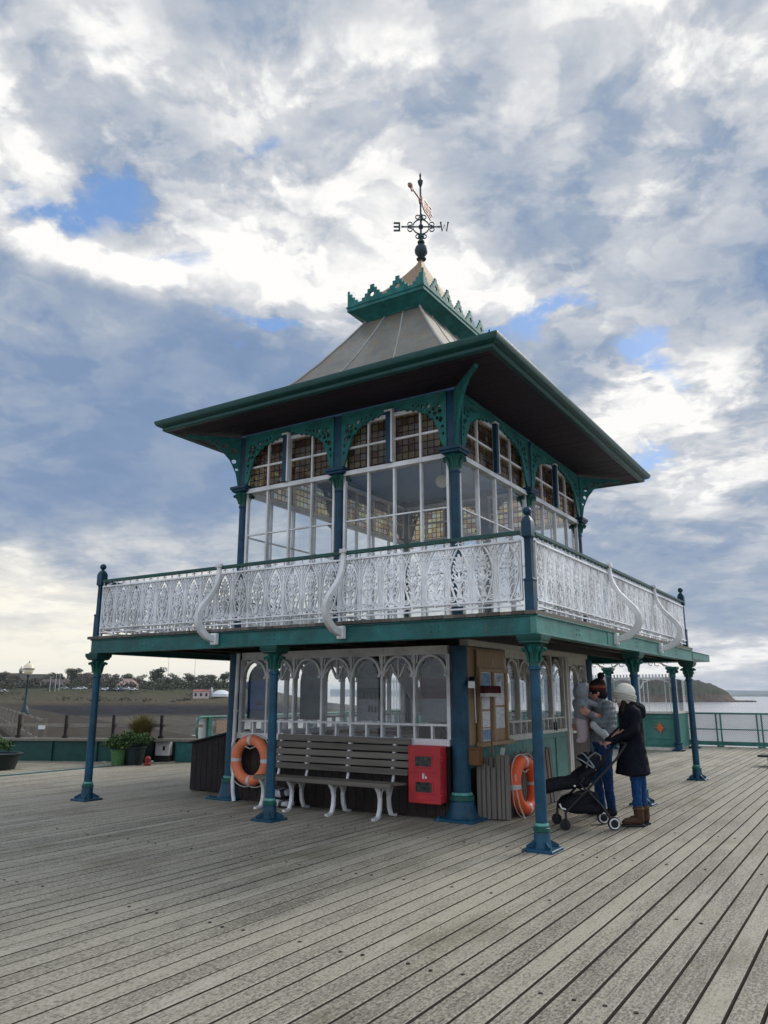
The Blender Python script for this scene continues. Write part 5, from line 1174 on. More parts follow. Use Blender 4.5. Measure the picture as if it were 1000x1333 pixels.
def headmesh(mb, c, f, s=1.0):
    """head facing f (unit, horizontal-ish): skull, jaw, nose, ears, lips, neck"""
    c = V(c); f = V(f).normalized(); l = V((0, 0, 1)).cross(f).normalized(); u = f.cross(l); P = lambda a, b, e: c + (f * a + l * b + u * e) * s
    mb.ell(P(-.012, 0, .03), (.092 * s,) * 3, 16, 12); mb.ell(P(.0, 0, .045), (.088 * s,) * 3, 16, 12); mb.cap(P(.015, .03, -.03), P(.045, .012, -.085), .052 * s, .028 * s); mb.cap(P(.015, -.03, -.03), P(.045, -.012, -.085), .052 * s, .028 * s); mb.cap(P(.05, 0, -.02), P(.06, 0, -.08), .040 * s, .026 * s)
    mb.cap(P(.085, 0, .012), P(.112, 0, -.022), .011 * s, .015 * s); mb.cap(P(.082, -.018, -.05), P(.082, .018, -.05), .011 * s, .011 * s); mb.ell(P(.07, 0, .03), (.03 * s, .05 * s, .02 * s) if abs(f.x) > .7 else (.05 * s, .03 * s, .02 * s))
    for b in (-1, 1): mb.ell(P(-.01, b * .086, -.005), (.02 * s, .012 * s, .03 * s) if abs(f.x) > .7 else (.012 * s, .02 * s, .03 * s), 8, 6)
    mb.cap(P(-.02, 0, -.06), P(-.045, 0, -.16), .055 * s, .060 * s)
def face(parent, c, f, s=1.0):
    c = V(c); f = V(f).normalized(); l = V((0, 0, 1)).cross(f).normalized(); u = f.cross(l); m = MB()
    return c, f, l, u
def finish(name, mb, T, mt, parent, vox=.012, sm=4):
    me = remesh(mb, vox, sm); amp = {'jacket': .011, 'coat': .015, 'trousers': .013, 'jeans': .012, 'hooded_top': .009, 'trouser_leg': .008, 'seat': .008, 'basket': .010, 'boot': .004}.get(name, 0)
    if amp:
        off = []
        for v in me.vertices:
            c = v.co; n1 = noise.noise(V((c.x * 9, c.y * 9, c.z * 5 + c.x * 6))); n2 = abs(noise.noise(V((c.x * 20 + 4, c.y * 20, c.z * 12 - c.x * 16)))); off.append(v.normal * (amp * (n1 * .8 + .55 - 1.5 * n2)))
        for v, o_ in zip(me.vertices, off): v.co += o_
    me.transform(T); return put(name, me, mt, parent, 180)

# ---- man in the bobble hat
mc = V((-3.27, 10.74, 0)); T = PT(mc); man = empty('person', mc, 'man in a striped bobble hat and grey quilted jacket carrying a small child', 'person')
fm_ = V((-1, .18, -.10)); hc = V((-.050, 0, 1.585))
b = MB(); headmesh(b, hc, fm_, 1.04); hand(b, (-.265, -.20, 1.335), (-1, .25, .25), (.1, .1, 1), .5, 1.05); b.cap((-.20, -.222, 1.305), (-.25, -.205, 1.325), .034, .030)
b.cap((-.03, .0, 1.46), (-.0, 0, 1.30), .07, .12); b.cap((0, 0, 1.32), (0, .0, .95), .13, .12); hand(b, (-.30, .12, 1.12), (-1, -.2, .1), (0, -.2, 1), .6, 1.05); b.cap((-.22, .16, 1.10), (-.29, .125, 1.115), .036, .03); b.cap((0, 0, 1.2), (-.22, .16, 1.10), .09, .05); b.cap((0, -.05, 1.2), (-.16, -.235, 1.285), .09, .05)
finish('body', b, T, SKIN, man, .0075, 2)
j = MB()
j.loft([(-.01, 0, .945, .150, .18), (-.005, 0, .96, .162, .19), (0, 0, 1.07, .165, .198), (.012, 0, 1.18, .162, .205), (.02, 0, 1.30, .158, .215), (.018, 0, 1.40, .15, .212), (.01, 0, 1.46, .12, .17), (.0, 0, 1.49, .08, .10)], 28)
j.ell((.01, 0, 1.475), (.09, .12, .06)); j.tube([(-.02, 0, 1.46), (-.03, 0, 1.545)], [.085, .078], 14)
j.cap((.03, -.20, 1.415), (.0, -.255, 1.27), .075, .066); j.cap((.0, -.255, 1.27), (-.085, -.275, 1.165), .066, .060); j.cap((-.085, -.275, 1.165), (-.205, -.222, 1.300), .058, .046)
j.cap((.0, .20, 1.42), (-.05, .24, 1.20), .075, .062); j.cap((-.05, .24, 1.20), (-.22, .16, 1.10), .06, .047)
jm, nt, out = mat('grey_quilted_jacket'); s = N(nt, 'ShaderNodeSeparateXYZ'); L(nt, pos(nt), s.inputs[0]); q = math1(nt, 'SINE', math1(nt, 'MULTIPLY', s.outputs[2], 95)); n = nz(nt, pos(nt), 18, 4); 
bsdf(nt, out, ramp(nt, n, [(.3, (.085, .105, .12)), (.7, (.17, .195, .21))]), .6, 0, .3, math1(nt, 'ADD', math1(nt, 'MULTIPLY', q, .35), math1(nt, 'MULTIPLY', n, 1.2)), .7, .012)
finish('jacket', j, T, jm, man, .011, 3)
t = MB(); t.ell((-.01, 0, .94), (.145, .175, .12), 16, 10)
for s_, x0 in ((-1, .02), (1, -.06)): t.cap((-.01, s_ * .085, .90), (x0 - .03, s_ * .095, .50), .095, .068); t.cap((x0 - .03, s_ * .095, .50), (x0, s_ * .10, .10), .066, .056)
finish('trousers', t, T, JEANS, man, .011, 3)
sh_ = MB()
for s_, x0 in ((-1, .02), (1, -.06)): sh_.cap((x0 + .02, s_ * .10, .06), (x0 - .17, s_ * .115, .042), .052, .042); sh_.cap((x0 - .005, s_ * .10, .10), (x0 - .005, s_ * .10, .06), .055, .055)
finish('shoes', sh_, T, cloth('dark_shoe', (.02, .02, .026), 20), man, .009, 2)
hm, nt, out = mat('striped_knit'); s = N(nt, 'ShaderNodeSeparateXYZ'); L(nt, pos(nt), s.inputs[0]); zz = math1(nt, 'MULTIPLY_ADD', math1(nt, 'ADD', s.outputs[2], math1(nt, 'MULTIPLY', nz(nt, pos(nt), 12, 2), .02)), 1 / .21, -1.565 / .21)
col = ramp(nt, zz, [(.0, (.012, .009, .011)), (.30, (.016, .010, .012)), (.36, (.060, .014, .012)), (.46, (.075, .016, .012)), (.50, (.15, .050, .034)), (.60, (.16, .058, .042)), (.64, (.050, .012, .012)), (.76, (.014, .009, .011))]); bsdf(nt, out, col, .9, 0, .1, nz(nt, pos(nt), 120, 2), .6, .008)
h = MB(); c0 = hc + V((.012, 0, .055)); h.ell(c0 + V((0, 0, .01)), (.122, .110, .125), 18, 12); h.ell(c0 + V((.02, 0, .06)), (.095, .095, .09)); h.cap(c0 + V((.035, -.03, -.07)), c0 + V((.035, .03, -.07)), .088, .088)
finish('hat', h, T, hm, man, .009, 3)
h = MB(); rr = random.Random(3)
for k in range(60): q = V((rr.gauss(0, 1), rr.gauss(0, 1), rr.gauss(0, 1))).normalized(); h.cap(c0 + V((.052, 0, .175)), c0 + V((.052, 0, .175)) + q * .045, .03, .010, 6)
finish('bobble', h, T, cloth('black_wool', (.006, .005, .008), 60), man, .008, 1)
def eyes(T, parent, hc, f, s=1.0):
    f = V(f).normalized(); l = V((0, 0, 1)).cross(f).normalized(); u = f.cross(l); m = MB(T)
    for b in (-1, 1):
        m.mi = 0; m.ell(hc + (f * .079 + l * (.034 * b) + u * .010) * s, .013 * s, 8, 6); m.mi = 1; m.ell(hc + (f * .089 + l * (.034 * b) + u * .010) * s, .006 * s, 8, 6); m.ell(hc + (f * .086 + l * (.034 * b) + u * .032) * s, (.012 * s, .018 * s, .005 * s), 8, 5)
    m.mi = 2; m.ell(hc + (f * .091 + u * -.050) * s, (.007 * s, .022 * s, .007 * s), 8, 5); build('face_features', m, [M['white'], HAIR, plain('lips', (.30, .12, .10), .5)], parent, 60)
eyes(T, man, hc, fm_, 1.04)
# ---- the child on his arm
ch = empty('person', mc + RIGHT * -.25 + V((0, 0, 1.3)), 'small child in a pale grey hooded suit held in the man\'s arms', 'person')
cf = V((.55, .8, .05)).normalized(); chc = V((-.270, -.02, 1.585)); b = MB(); headmesh(b, chc, cf, .78); b.cap((-.28, -.02, 1.46), (-.27, -.04, 1.25), .08, .09); hand(b, (-.085, -.085, 1.415), (1, .15, -.2), (0, .2, 1), .7, .62); b.cap((-.15, -.085, 1.435), (-.09, -.085, 1.417), .024, .02); b.cap((-.25, -.05, 1.46), (-.15, -.085, 1.435), .05, .025)
finish('body', b, T, SKIN, ch, .0075, 2)
GREYF = cloth('grey_fleece', (.20, .22, .24), 30, .2, .6, .01); PALE = cloth('pale_pink_fabric', (.42, .35, .37), 22, .15, .4, .01); PALE2 = cloth('pale_grey_fabric', (.44, .47, .49), 22, .15, .4, .01)
h = MB(); h.ell((-.285, -.035, 1.60), (.105, .105, .125), 16, 12); h.ell((-.265, -.02, 1.50), (.085, .095, .07)); h.ell((-.285, -.03, 1.41), (.115, .12, .12), 16, 10); h.ell((-.285, -.035, 1.30), (.115, .12, .12), 16, 10); h.cap((-.22, -.09, 1.46), (-.10, -.10, 1.425), .055, .036); h.cap((-.34, .05, 1.45), (-.30, .12, 1.34), .05, .04)
for e in (-.07, .06): h.ell((-.30 + e * .5, -.04 + e, 1.715), (.028, .028, .022))
finish('hooded_top', h, T, GREYF, ch, .009, 3)
h = MB(); h.cap((-.30, -.04, 1.27), (-.30, -.08, 1.10), .092, .078); h.cap((-.30, -.08, 1.10), (-.315, -.10, .985), .076, .062); h.ell((-.33, -.10, .965), (.068, .05, .04))
finish('trouser_leg', h, T, PALE, ch, .009, 3)
h = MB(); h.cap((-.17, -.235, 1.17), (-.09, -.275, 1.08), .062, .056); h.cap((-.09, -.275, 1.08), (-.015, -.27, .985), .054, .042); h.ell((.0, -.27, .975), (.045, .04, .045))
finish('trouser_leg', h, T, PALE2, ch, .009, 3)
h = MB(); h.ell((-.19, .06, 1.66), .07, 12, 8); finish('fur_trim', h, T, cloth('white_fur', (.62, .62, .60), 60, .2, .8, .02), ch, .008, 2)
eyes(T, ch, chc, cf, .78)
# ---- woman in the long black coat
wc = V((-2.72, 10.20, 0)); T = PT(wc); wo = empty('person', wc, 'woman in a cream bobble-free beanie and long black coat beside the pushchair', 'person'); wo['label'] = 'woman in a cream beanie and long black hooded coat holding the pushchair handle'
wf = V((-.86, .45, -.05)).normalized(); whc = V((-.095, 0, 1.50)); b = MB(); headmesh(b, whc, wf, .96); b.cap((-.05, 0, 1.40), (-.02, 0, 1.1), .07, .11); hand(b, (-.335, -.07, .985), (-1, .1, -.35), (.2, 1, .2), .9, .95); hand(b, (-.335, .08, .965), (-1, -.1, -.5), (.2, -1, .2), .9, .9)
for y in (-.07, .08): b.cap((-.02, y, 1.2), (-.27, y, 1.01), .05, .026); b.cap((-.27, y, 1.01), (-.32, y, .99), .026, .026)
finish('body', b, T, SKIN, wo, .0075, 2)
j = MB()
j.loft([(-.045, 0, .60, .185, .215), (-.045, 0, .615, .20, .23), (-.04, 0, .77, .172, .208), (-.035, 0, .87, .158, .198), (-.03, 0, .98, .145, .185), (-.03, 0, 1.10, .138, .18), (-.03, 0, 1.22, .14, .195), (-.028, 0, 1.33, .135, .20), (-.035, 0, 1.39, .11, .165), (-.05, 0, 1.425, .08, .10)], 28)
j.ell((-.05, 0, 1.395), (.11, .15, .06)); j.ell((.075, 0, 1.385), (.085, .13, .075), 14, 10); j.ell((.10, 0, 1.33), (.06, .10, .06)); j.tube([(-.05, 0, 1.38), (-.07, 0, 1.455)], [.10, .092], 14)
for y in (-.19, .19): j.cap((-.03, y, 1.345), (-.055, y * 1.22, 1.13), .068, .058); j.cap((-.055, y * 1.22, 1.13), (-.305, -.07 if y < 0 else .08, .992), .058, .044)
finish('coat', j, T, COAT, wo, .011, 3)
t = MB()
for s_, x0, k in ((-1, -.045, -.01), (1, .075, .06)): t.cap((-.02 + k, s_ * .075, .80), (x0 + .0, s_ * .08, .46), .085, .060); t.cap((x0, s_ * .08, .46), (x0 + .01, s_ * .08, .16), .058, .046)
t.ell((0, 0, .82), (.13, .16, .1)); finish('jeans', t, T, JEANS2, wo, .010, 3)
for s_, x0 in ((-1, -.035), (1, .085)):
    sh_ = MB(); sh_.cap((x0, s_ * .08, .205), (x0 + .005, s_ * .08, .07), .060, .058); sh_.cap((x0, s_ * .08, .075), (x0 - .15, s_ * .085 - .0, .055), .052, .046); sh_.ell((x0 - .17, s_ * .085, .05), (.05, .045, .036)); bo_ = finish('boot', sh_, T, BOOT, wo, .008, 2)
    m = MB(T); m.prism([(x0 + .062, .002), (x0 + .065, .028), (x0 - .22, .024), (x0 - .225, .006)], .095, s_ * .083); build('sole', m, SOLE, bo_, bev=.01); m = MB(T); m.tube([(x0 + .062 * math.cos(k * .449), s_ * .08 + .062 * math.sin(k * .449), .205) for k in range(14)], .012, 6, True); build('cuff', m, cloth('boot_cuff', (.10, .06, .03), 40), bo_, 60)
h = MB(); h.ell(whc + V((.02, 0, .095)), (.130, .122, .115), 18, 12); h.cap(whc + V((.0, -.02, .03)), whc + V((.0, .02, .03)), .106, .106); h.ell(whc + V((.05, 0, .10)), (.10, .10, .10)); finish('beanie', h, T, cloth('cream_knit', (.62, .61, .54), 70, .12, .8, .012), wo, .009, 3)
kn, nt, out = mat('ribbed_cream_knit'); g_ = N(nt, 'ShaderNodeTexCoord'); wv2 = N(nt, 'ShaderNodeTexWave'); wv2.inputs['Scale'].default_value = 28; wv2.inputs['Distortion'].default_value = 1.5; L(nt, g_.outputs['Object'], wv2.inputs['Vector']); bsdf(nt, out, ramp(nt, wv2.outputs['Fac'], [(.2, (.48, .46, .40)), (.7, (.66, .65, .58))]), .95, 0, .1, wv2.outputs['Fac'], .8, .012)
h = MB(T)
for dz_, r_ in ((0, .118), (.028, .123), (.055, .124)): h.tube([whc + V((.012 + .022 * math.sin(0), 0, .0)) + V((r_ * 1.02 * math.cos(k * .2094), r_ * .96 * math.sin(k * .2094), .012 + dz_ + .03 * math.cos(k * .2094) * -1)) for k in range(30)], .021, 8, True)
build('brim', h, kn, wo, 60)
h = MB(); h.cap(whc + V((.03, 0, -.03)), whc + V((.05, 0, -.12)), .092, .085); h.cap(whc + V((-.03, -.085, -.03)), whc + V((-.045, -.09, -.14)), .038, .03); h.cap(whc + V((.0, .09, -.03)), whc + V((-.02, .10, -.14)), .04, .03); finish('hair', h, T, HAIR, wo, .009, 2)
eyes(T, wo, whc, wf, .96)
# ---- pushchair
sc0 = V((-3.27, 9.72, 0)); T = PT(sc0); pu = empty('pushchair', sc0, 'black folding pushchair with white-rimmed rear wheels between the couple and the column', 'pushchair')
FR = plain('black_tube', (.012, .012, .015), .35, .1); FAB = cloth('black_canvas', (.008, .009, .013), 16, .3, .5, .02)
for nm, y in (('near', -.24), ('far', .22)):
    m = MB(T); m.tube([(-.28, y, .06), (-.265, y, .20), (.374, y, .80), (.50, y * .95, .965)], .015, 8); m.tube([(.02, y, .43), (.16, y, .28), (.30, y, .075)], .014, 8); m.tube([(.02, y, .43), (-.08, y, .52), (-.02, y, .60)], .013, 8)
    m.ell((.02, y, .44), (.03, .022, .03), 8, 6); build('frame', m, FR, pu, 40)
    w = MB(T); w.lathe((.30, y - .02, .075), [(.055, -.004), (.075, 0), (.075, .036), (.055, .04)], 22, 0, (0, 1, 0)); wh = build('wheel', w, M['black'], pu, 40); w = MB(T); w.tube([(.30 + .054 * math.cos(k * .2856), y - .028, .075 + .054 * math.sin(k * .2856)) for k in range(22)], .010, 6, True); build('rim', w, M['white'], wh, 60); w = MB(T); w.lathe((.30, y - .034, .075), [(.022, 0), (.022, .05)], 12, 0, (0, 1, 0)); build('hub', w, FR, wh, 40)
    w = MB(T); w.lathe((-.28, y - .018, .062), [(.05, 0), (.062, .004), (.062, .032), (.05, .036)], 20, 0, (0, 1, 0)); fw = build('wheel', w, M['black'], pu, 40); w = MB(T); w.lathe((-.28, y - .024, .062), [(.03, 0), (.03, .048)], 14, 0, (0, 1, 0)); build('hub', w, FR, fw, 40); w = MB(T); w.tube([(-.28, y - .03, .062), (-.27, y - .03, .13), (-.265, y, .19)], .012, 6); build('fork', w, FR, fw)
m = MB(T); m.tube([(.50, -.228, .965), (.52, -.15, .985), (.52, .15, .985), (.50, .21, .965)], .017, 8); build('handle', m, M['black'], pu, 50)
m = MB(); m.cap((-.44, -.0, .46), (-.05, 0, .55), .06, .075); 
for y in (-.15, 0, .15): m.cap((-.47, y, .455), (-.30, y, .50), .055, .062); m.cap((-.30, y, .50), (.0, y, .53), .062, .06); m.cap((.0, y, .53), (.22, y, .80), .055, .045)
for y in (-.2, .2): m.cap((-.06, y, .58), (.22, y, .76), .035, .04)
finish('seat', m, T, FAB, pu, .012, 4)
m = MB(); 
for y in (-.17, 0, .17): m.cap((-.24, y, .24), (.14, y, .23), .05, .07); m.cap((-.2, y, .28), (.1, y, .36), .06, .06)
m.ell((-.04, 0, .27), (.24, .2, .12)); finish('basket', m, T, FAB, pu, .013, 4)
m = MB()
for k in range(5):
    a = R(35 + k * 24); m.tube([(.13 + .20 * math.cos(a) * math.sin(R(e)) * 1.0, .20 * math.cos(R(e)), .68 + .18 * math.sin(a) * math.sin(R(e))) for e in range(0, 181, 15)], .03, 6)
finish('canopy', m, T, FAB, pu, .014, 3)
for a_ in (28, 52):
    m = MB(T); a = R(a_ + 90); m.tube([(.13 + .225 * math.cos(a) * math.sin(R(e)), .225 * math.cos(R(e)), .68 + .205 * math.sin(a) * math.sin(R(e))) for e in range(0, 181, 10)], .009, 6); build('piping', m, plain('grey_piping', (.20, .24, .25), .5), pu, 60)
m = MB(T); m.tube([(.02, -.20, .70), (.06, -.21, .83), (.14, -.21, .88), (.20, -.2, .84), (.2, -.2, .78)], .010, 6); build('strap', m, plain('grey_strap', (.12, .13, .14), .5), pu, 60)
m = MB(T); m.ell((-.147, -.262, .50), (.013, .008, .013), 10, 6); build('button', m, M['white'], pu, 60)
m = MB(T); m.tube([(-.34, -.26, .30), (-.32, -.265, .25), (-.27, -.265, .235)], .012, 6); build('reflector', m, M['silver'], pu, 60)
# ---- visitor seated inside, seen through the front glass
vc = V((-5.72, 10.6, .03)); T = PT(vc); vi = empty('person', vc, 'visitor in dark clothes sitting inside behind the front windows', 'person')
b = MB(); f_ = V((-.9, .3, 0)); headmesh(b, V((-.02, 0, 1.20)), f_, .98); b.cap((-.02, 0, 1.05), (0, 0, .6), .10, .14); b.cap((0, -.1, .5), (-.4, -.1, .48), .09, .07); b.cap((0, .1, .5), (-.4, .1, .48), .09, .07); b.cap((-.4, -.1, .46), (-.4, -.1, .1), .065, .045); b.cap((-.4, .1, .46), (-.4, .1, .1), .065, .045)
for y in (-.1, .1): b.cap((-.40, y, .05), (-.55, y, .035), .045, .035)
for y in (-.2, .2): b.cap((0, y * .5, .95), (0, y, .92), .08, .06); b.cap((0, y, .92), (-.05, y * 1.1, .68), .06, .045); b.cap((-.05, y * 1.1, .68), (-.28, y * .6, .63), .042, .032); hand(b, (-.33, y * .55, .625), (-1, 0, -.1), (0, -y, .4), .5, .95)
finish('body', b, T, SKIN, vi, .0085, 2)
j = MB()
for z, rx, ry in ((.98, .12, .19), (.86, .13, .20), (.74, .13, .19), (.62, .135, .185)): j.ell((.0, 0, z), (rx, ry, .10), 16, 10)
j.ell((-.01, 0, 1.05), (.09, .13, .06))
for y in (-.2, .2): j.cap((0, y, .97), (-.05, y * 1.15, .69), .068, .058); j.cap((-.05, y * 1.15, .69), (-.26, y * .65, .635), .055, .042)
finish('jacket', j, T, M['black'], vi, .012, 3)
h = MB(); h.ell((.015, 0, 1.245), (.105, .095, .105)); h.cap((.04, 0, 1.2), (.05, 0, 1.10), .08, .07); finish('hair', h, T, HAIR, vi, .009, 2)
t = MB()
for y in (-.1, .1): t.cap((.02, y, .52), (-.40, y, .50), .10, .076); t.cap((-.40, y, .50), (-.40, y, .08), .074, .056)
finish('trousers', t, T, M['black'], vi, .012, 3)
cb = empty('cafe_chair', vc + RIGHT * .03, 'plain chair inside the pavilion that the seated visitor sits on', 'chair'); m = MB(T); m.box(-.24, -.22, .40, .24, .22, .43); build('seat', m, M['boxwood'], cb); m = MB(T); m.box(.22, -.2, .55, .245, .2, .85); build('backrest', m, M['boxwood'], cb)
for x in (-.21, .21):
    for y in (-.19, .19): m = MB(T); m.box(x - .018, y - .018, .0, x + .018, y + .018, .399 if x < 0 else .9); build('leg', m, M['boxwood'], cb)

# ================================================================== AIR
hz, nt, out = mat('sea_air'); pv = N(nt, 'ShaderNodeVolumePrincipled'); pv.inputs['Color'].default_value = (.80, .88, 1, 1); pv.inputs['Density'].default_value = 7e-5; L(nt, pv.outputs[0], out.inputs['Volume'])
m = MB(); m.box(-14500, -14500, -14, 14500, 14500, 130); o = build('haze', m, hz); o['kind'] = 'stuff'

# ================================================================== LIGHT, SKY, CAMERA
SAZ, SEL = 52, 34
sd = (FWD * math.cos(R(SAZ)) + RIGHT * math.sin(R(SAZ))); sdir = (sd * math.cos(R(SEL)) + V((0, 0, math.sin(R(SEL))))).normalized()
sun = bpy.data.lights.new('sun', 'SUN'); sun.energy = 2.0; sun.angle = R(24); sun.color = (1, .95, .87); so = bpy.data.objects.new('sun', sun); COL.objects.link(so); so.rotation_euler = sdir.to_track_quat('Z', 'Y').to_euler(); so.location = (0, 0, 40)
world = bpy.data.worlds.new('World'); scene.world = world; world.use_nodes = True; nt = world.node_tree; nt.nodes.clear()
wout = nt.nodes.new('ShaderNodeOutputWorld'); bg = nt.nodes.new('ShaderNodeBackground'); bg.inputs[1].default_value = .1; L(nt, bg.outputs[0], wout.inputs[0])
sky = nt.nodes.new('ShaderNodeTexSky'); sky.sky_type = 'NISHITA'; sky.sun_disc = False; sky.sun_elevation = R(SEL); sky.sun_rotation = math.atan2(sdir.x, sdir.y)
tc = N(nt, 'ShaderNodeTexCoord'); dirv = tc.outputs['Generated']
def dot(vec, v): d_ = N(nt, 'ShaderNodeVectorMath', _operation='DOT_PRODUCT'); L(nt, vec, d_.inputs[0]); d_.inputs[1].default_value = v; return d_.outputs['Value']
dz = dot(dirv, (0, 0, 1)); df = dot(dirv, tuple(FWD)); dr2 = dot(dirv, tuple(RIGHT))
az = math1(nt, 'MULTIPLY', math1(nt, 'ARCTAN2', dr2, df), 180 / math.pi); el = math1(nt, 'MULTIPLY', math1(nt, 'ARCSINE', dz), 180 / math.pi)
# cloud-deck coordinates: the bearing flattened onto a layer overhead
den = math1(nt, 'ADD', math1(nt, 'MAXIMUM', dz, 0), .22); cv = N(nt, 'ShaderNodeCombineXYZ'); L(nt, math1(nt, 'DIVIDE', dr2, den), cv.inputs[0]); L(nt, math1(nt, 'DIVIDE', df, den), cv.inputs[1])
cvec = cv.outputs[0]
def noise3(scale, detail, rough, off, dist=0.0, vec=None):
    m = N(nt, 'ShaderNodeVectorMath', _operation='ADD'); m.inputs[1].default_value = off; L(nt, vec or cvec, m.inputs[0]); n = N(nt, 'ShaderNodeTexNoise'); n.inputs['Scale'].default_value = scale; n.inputs['Detail'].default_value = detail; n.inputs['Roughness'].default_value = rough; n.inputs['Distortion'].default_value = dist; L(nt, m.outputs[0], n.inputs['Vector']); return n
wa = noise3(2.2, 5, .6, (3, 7, 0)); wb2 = noise3(2.2, 5, .6, (13, 1, 4))
azw = math1(nt, 'ADD', az, math1(nt, 'MULTIPLY', math1(nt, 'SUBTRACT', wa.outputs['Fac'], .5), 16)); elw = math1(nt, 'ADD', el, math1(nt, 'MULTIPLY', math1(nt, 'SUBTRACT', wb2.outputs['Fac'], .5), 13))
def px_dir(px, py):
    v = FWD * math.cos(PITCH) + V((0, 0, math.sin(PITCH))); u = RIGHT.cross(v); d_ = (v + RIGHT * ((px - 500) / F) + u * ((666.5 - py) / F)).normalized(); return math.degrees(math.atan2(d_.dot(RIGHT), d_.dot(FWD))), math.degrees(math.asin(d_.z))
def blob(px, py, wx, wy, amp):
    """a soft bank of cloud centred on a bearing and height, wx by wy degrees"""
    a, e = px_dir(px, py); sx_ = wx / 17.5; sy_ = wy / 17.5
    dx = math1(nt, 'DIVIDE', math1(nt, 'SUBTRACT', azw, a), sx_ * max(.35, 1)); dy = math1(nt, 'DIVIDE', math1(nt, 'SUBTRACT', elw, e), sy_); q = math1(nt, 'ADD', math1(nt, 'MULTIPLY', dx, dx), math1(nt, 'MULTIPLY', dy, dy)); g = math1(nt, 'EXPONENT', math1(nt, 'MULTIPLY', q, -1.0)); return math1(nt, 'MULTIPLY', g, amp)
def total(items, base):
    acc = base
    for it in items: acc = math1(nt, 'ADD', acc, blob(*it))
    return acc
fb1 = noise3(2.0, 10, .60, (5.3, 2.1, 1), .35); fb2 = noise3(5.2, 9, .60, (1.3, 8.1, 3), .5); fb4 = noise3(3.1, 9, .6, (9.3, 4.1, 2), .4); fb6 = noise3(8.5, 9, .56, (6.1, 3.3, 8), .35); fb5 = noise3(3.8, 10, .56, (2.7, 6.6, 5), .3); fb3 = noise3(13, 7, .62, (4.3, 3.1, 6), .6)
tex = math1(nt, 'ADD', math1(nt, 'MULTIPLY', math1(nt, 'SUBTRACT', fb4.outputs['Fac'], .5), .75), math1(nt, 'ADD', math1(nt, 'MULTIPLY', math1(nt, 'SUBTRACT', fb1.outputs['Fac'], .5), 1.05), math1(nt, 'ADD', math1(nt, 'MULTIPLY', math1(nt, 'SUBTRACT', fb2.outputs['Fac'], .5), .85), math1(nt, 'MULTIPLY', math1(nt, 'SUBTRACT', fb3.outputs['Fac'], .5), .42))))
# brightness of the cloud: banks that are bright (+) or dark (-)
LUM = [(60, 60, 150, 110, .08), (170, 330, 170, 38, .55), (60, 310, 90, 30, .25), (340, 290, 60, 40, .25), (200, 180, 190, 90, .10), (330, 150, 140, 60, .25), (30, 170, 50, 40, .3), (150, 400, 200, 35, -.20), (120, 540, 280, 120, -.27), (160, 650, 260, 60, -.20), (60, 740, 160, 35, .15),
       (300, 30, 120, 40, -.20), (690, 270, 110, 70, -.24), (600, 200, 80, 40, -.1), (480, 330, 90, 60, .22), (450, 110, 200, 120, .10), (620, 160, 160, 120, .06), (870, 150, 200, 150, .10), (900, 130, 120, 110, .22), (800, 200, 60, 60, -.12), (640, 60, 60, 40, -.15), (960, 220, 80, 30, -.18), (930, 330, 120, 60, -.12), (840, 540, 110, 50, .30), (930, 560, 110, 60, .10), (940, 640, 120, 30, .18), (870, 720, 160, 45, -.24), (700, 440, 80, 40, .05), (930, 790, 140, 25, -.12), (850, 858, 330, 34, .48), (60, 830, 280, 55, .42), (200, 870, 260, 30, .3), (400, 460, 120, 40, -.18), (660, 380, 160, 28, .16), (560, 360, 90, 45, .18), (940, 400, 120, 40, -.12), (290, 500, 120, 80, -.16)]
lbase = total(LUM, .56); tamp = math1(nt, 'MINIMUM', math1(nt, 'MAXIMUM', math1(nt, 'MULTIPLY_ADD', lbase, 1.5, -.05), .30), 1.0); lowel = math1(nt, 'MINIMUM', math1(nt, 'MAXIMUM', math1(nt, 'MULTIPLY_ADD', el, 1 / 28, .22), .30), 1.0); tamp = math1(nt, 'MULTIPLY', tamp, lowel); crisp = ramp(nt, fb5.outputs['Fac'], [(.46, (0, 0, 0)), (.515, (.75, .75, .75)), (.60, (1, 1, 1))]); crisp2 = ramp(nt, fb6.outputs['Fac'], [(.47, (0, 0, 0)), (.53, (.8, .8, .8)), (.62, (1, 1, 1))]); tex2 = math1(nt, 'ADD', tex, math1(nt, 'MULTIPLY', math1(nt, 'ADD', math1(nt, 'SUBTRACT', crisp, .5), math1(nt, 'MULTIPLY', math1(nt, 'SUBTRACT', crisp2, .5), .55)), .36)); lum = math1(nt, 'ADD', lbase, math1(nt, 'MULTIPLY', tex2, tamp)); lum = math1(nt, 'ADD', lum, blob(500, -500, 1600, 420, .02))
ccol = ramp(nt, math1(nt, 'MULTIPLY', lum, 1.0, None, True), [(.0, (.165, .25, .425)), (.22, (.225, .315, .48)), (.42, (.345, .415, .53)), (.60, (.51, .55, .62)), (.80, (.69, .705, .735)), (1.0, (.99, .98, .96))])
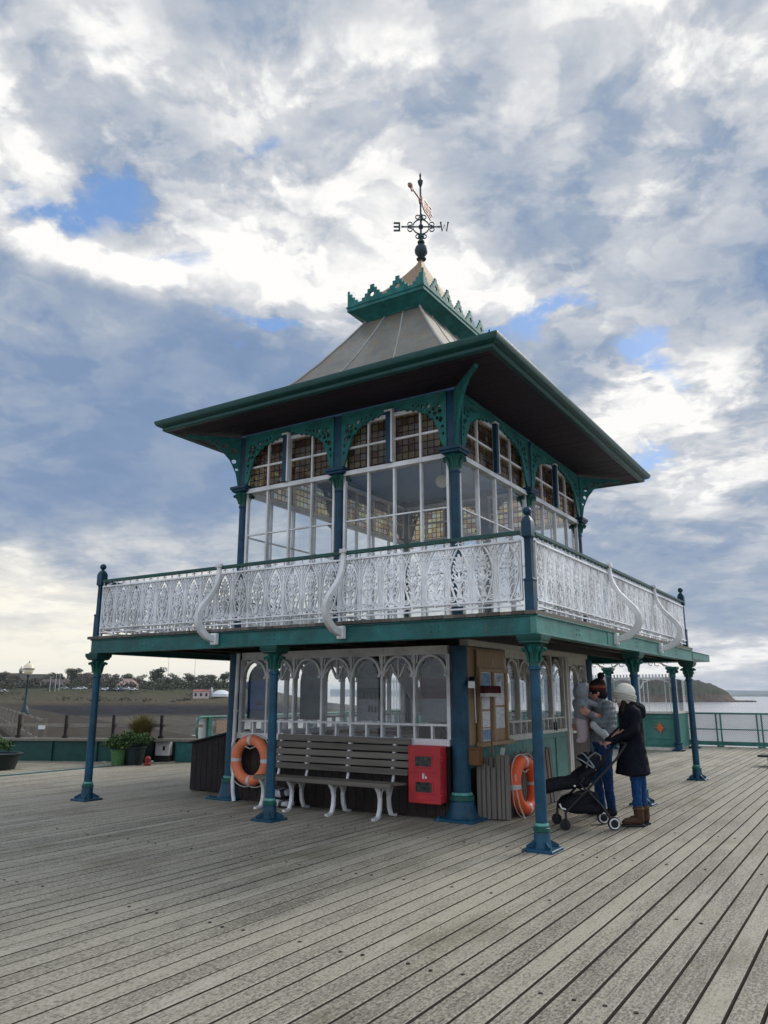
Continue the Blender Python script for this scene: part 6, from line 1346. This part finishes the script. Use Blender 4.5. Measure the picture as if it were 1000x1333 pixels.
# gaps of blue
GAP = [(40, 245, 90, 32, .42), (130, 225, 60, 30, .30), (250, 320, 70, 26, .42), (270, 270, 70, 20, .25), (350, 405, 130, 14, .46), (300, 432, 60, 14, .2), (60, 85, 40, 20, .18), (300, 75, 60, 18, .14), (10, 170, 20, 15, .3), (340, 195, 24, 14, .26), (450, 140, 30, 14, .2), (710, 400, 90, 24, .46), (845, 480, 45, 45, .46), (850, 590, 50, 20, .42), (670, 440, 40, 30, .4), (870, 450, 40, 30, .25), (240, 640, 120, 18, .05), (640, 60, 40, 20, .12), (420, 780, 120, 50, .1)]
gapv = total(GAP, math1(nt, 'ADD', math1(nt, 'MULTIPLY', tex2, -.60), -.055)); gapm = ramp(nt, gapv, [(.20, (0, 0, 0)), (.44, (1, 1, 1))])
skyb = mixc(nt, .55, sky.outputs[0], (1.5, 3.2, 6.8)); 
CB = 7.7; BACK_FILL = 6.0      # added fill: sky behind the viewer boosted to light the fronts and deck
cs = N(nt, 'ShaderNodeVectorMath', _operation='SCALE'); L(nt, ccol, cs.inputs[0]); bk = math1(nt, 'MULTIPLY', math1(nt, 'SUBTRACT', .30, df), 1.4, None, True); L(nt, math1(nt, 'MULTIPLY_ADD', bk, BACK_FILL, CB), cs.inputs['Scale'])
full = mixc(nt, math1(nt, 'MULTIPLY', gapm, .9), cs.outputs[0], skyb)
# cream glow low in the south-east
warm = blob(60, 860, 460, 95, 1.0); full = mixc(nt, math1(nt, 'MULTIPLY', warm, .82), full, (8.0, 7.5, 6.1)); L(nt, full, bg.inputs[0])
cam = bpy.data.cameras.new('camera'); co = bpy.data.objects.new('camera', cam); COL.objects.link(co); co.location = CAM; co.rotation_euler = (math.pi / 2 + PITCH, 0, YAW); cam.sensor_fit = 'HORIZONTAL'; cam.sensor_width = 36; cam.lens = 36; cam.clip_start = .1; cam.clip_end = 30000; scene.camera = co
vs_ = scene.view_settings; vs_.view_transform = 'Standard'; vs_.look = 'None'; vs_.exposure = .40; vs_.gamma = 1; vs_.use_curve_mapping = False
cy = scene.cycles; cy.max_bounces = 8; cy.diffuse_bounces = 3; cy.glossy_bounces = 3; cy.transmission_bounces = 4; cy.transparent_max_bounces = 40; cy.caustics_reflective = False; cy.caustics_refractive = False; cy.use_denoising = True
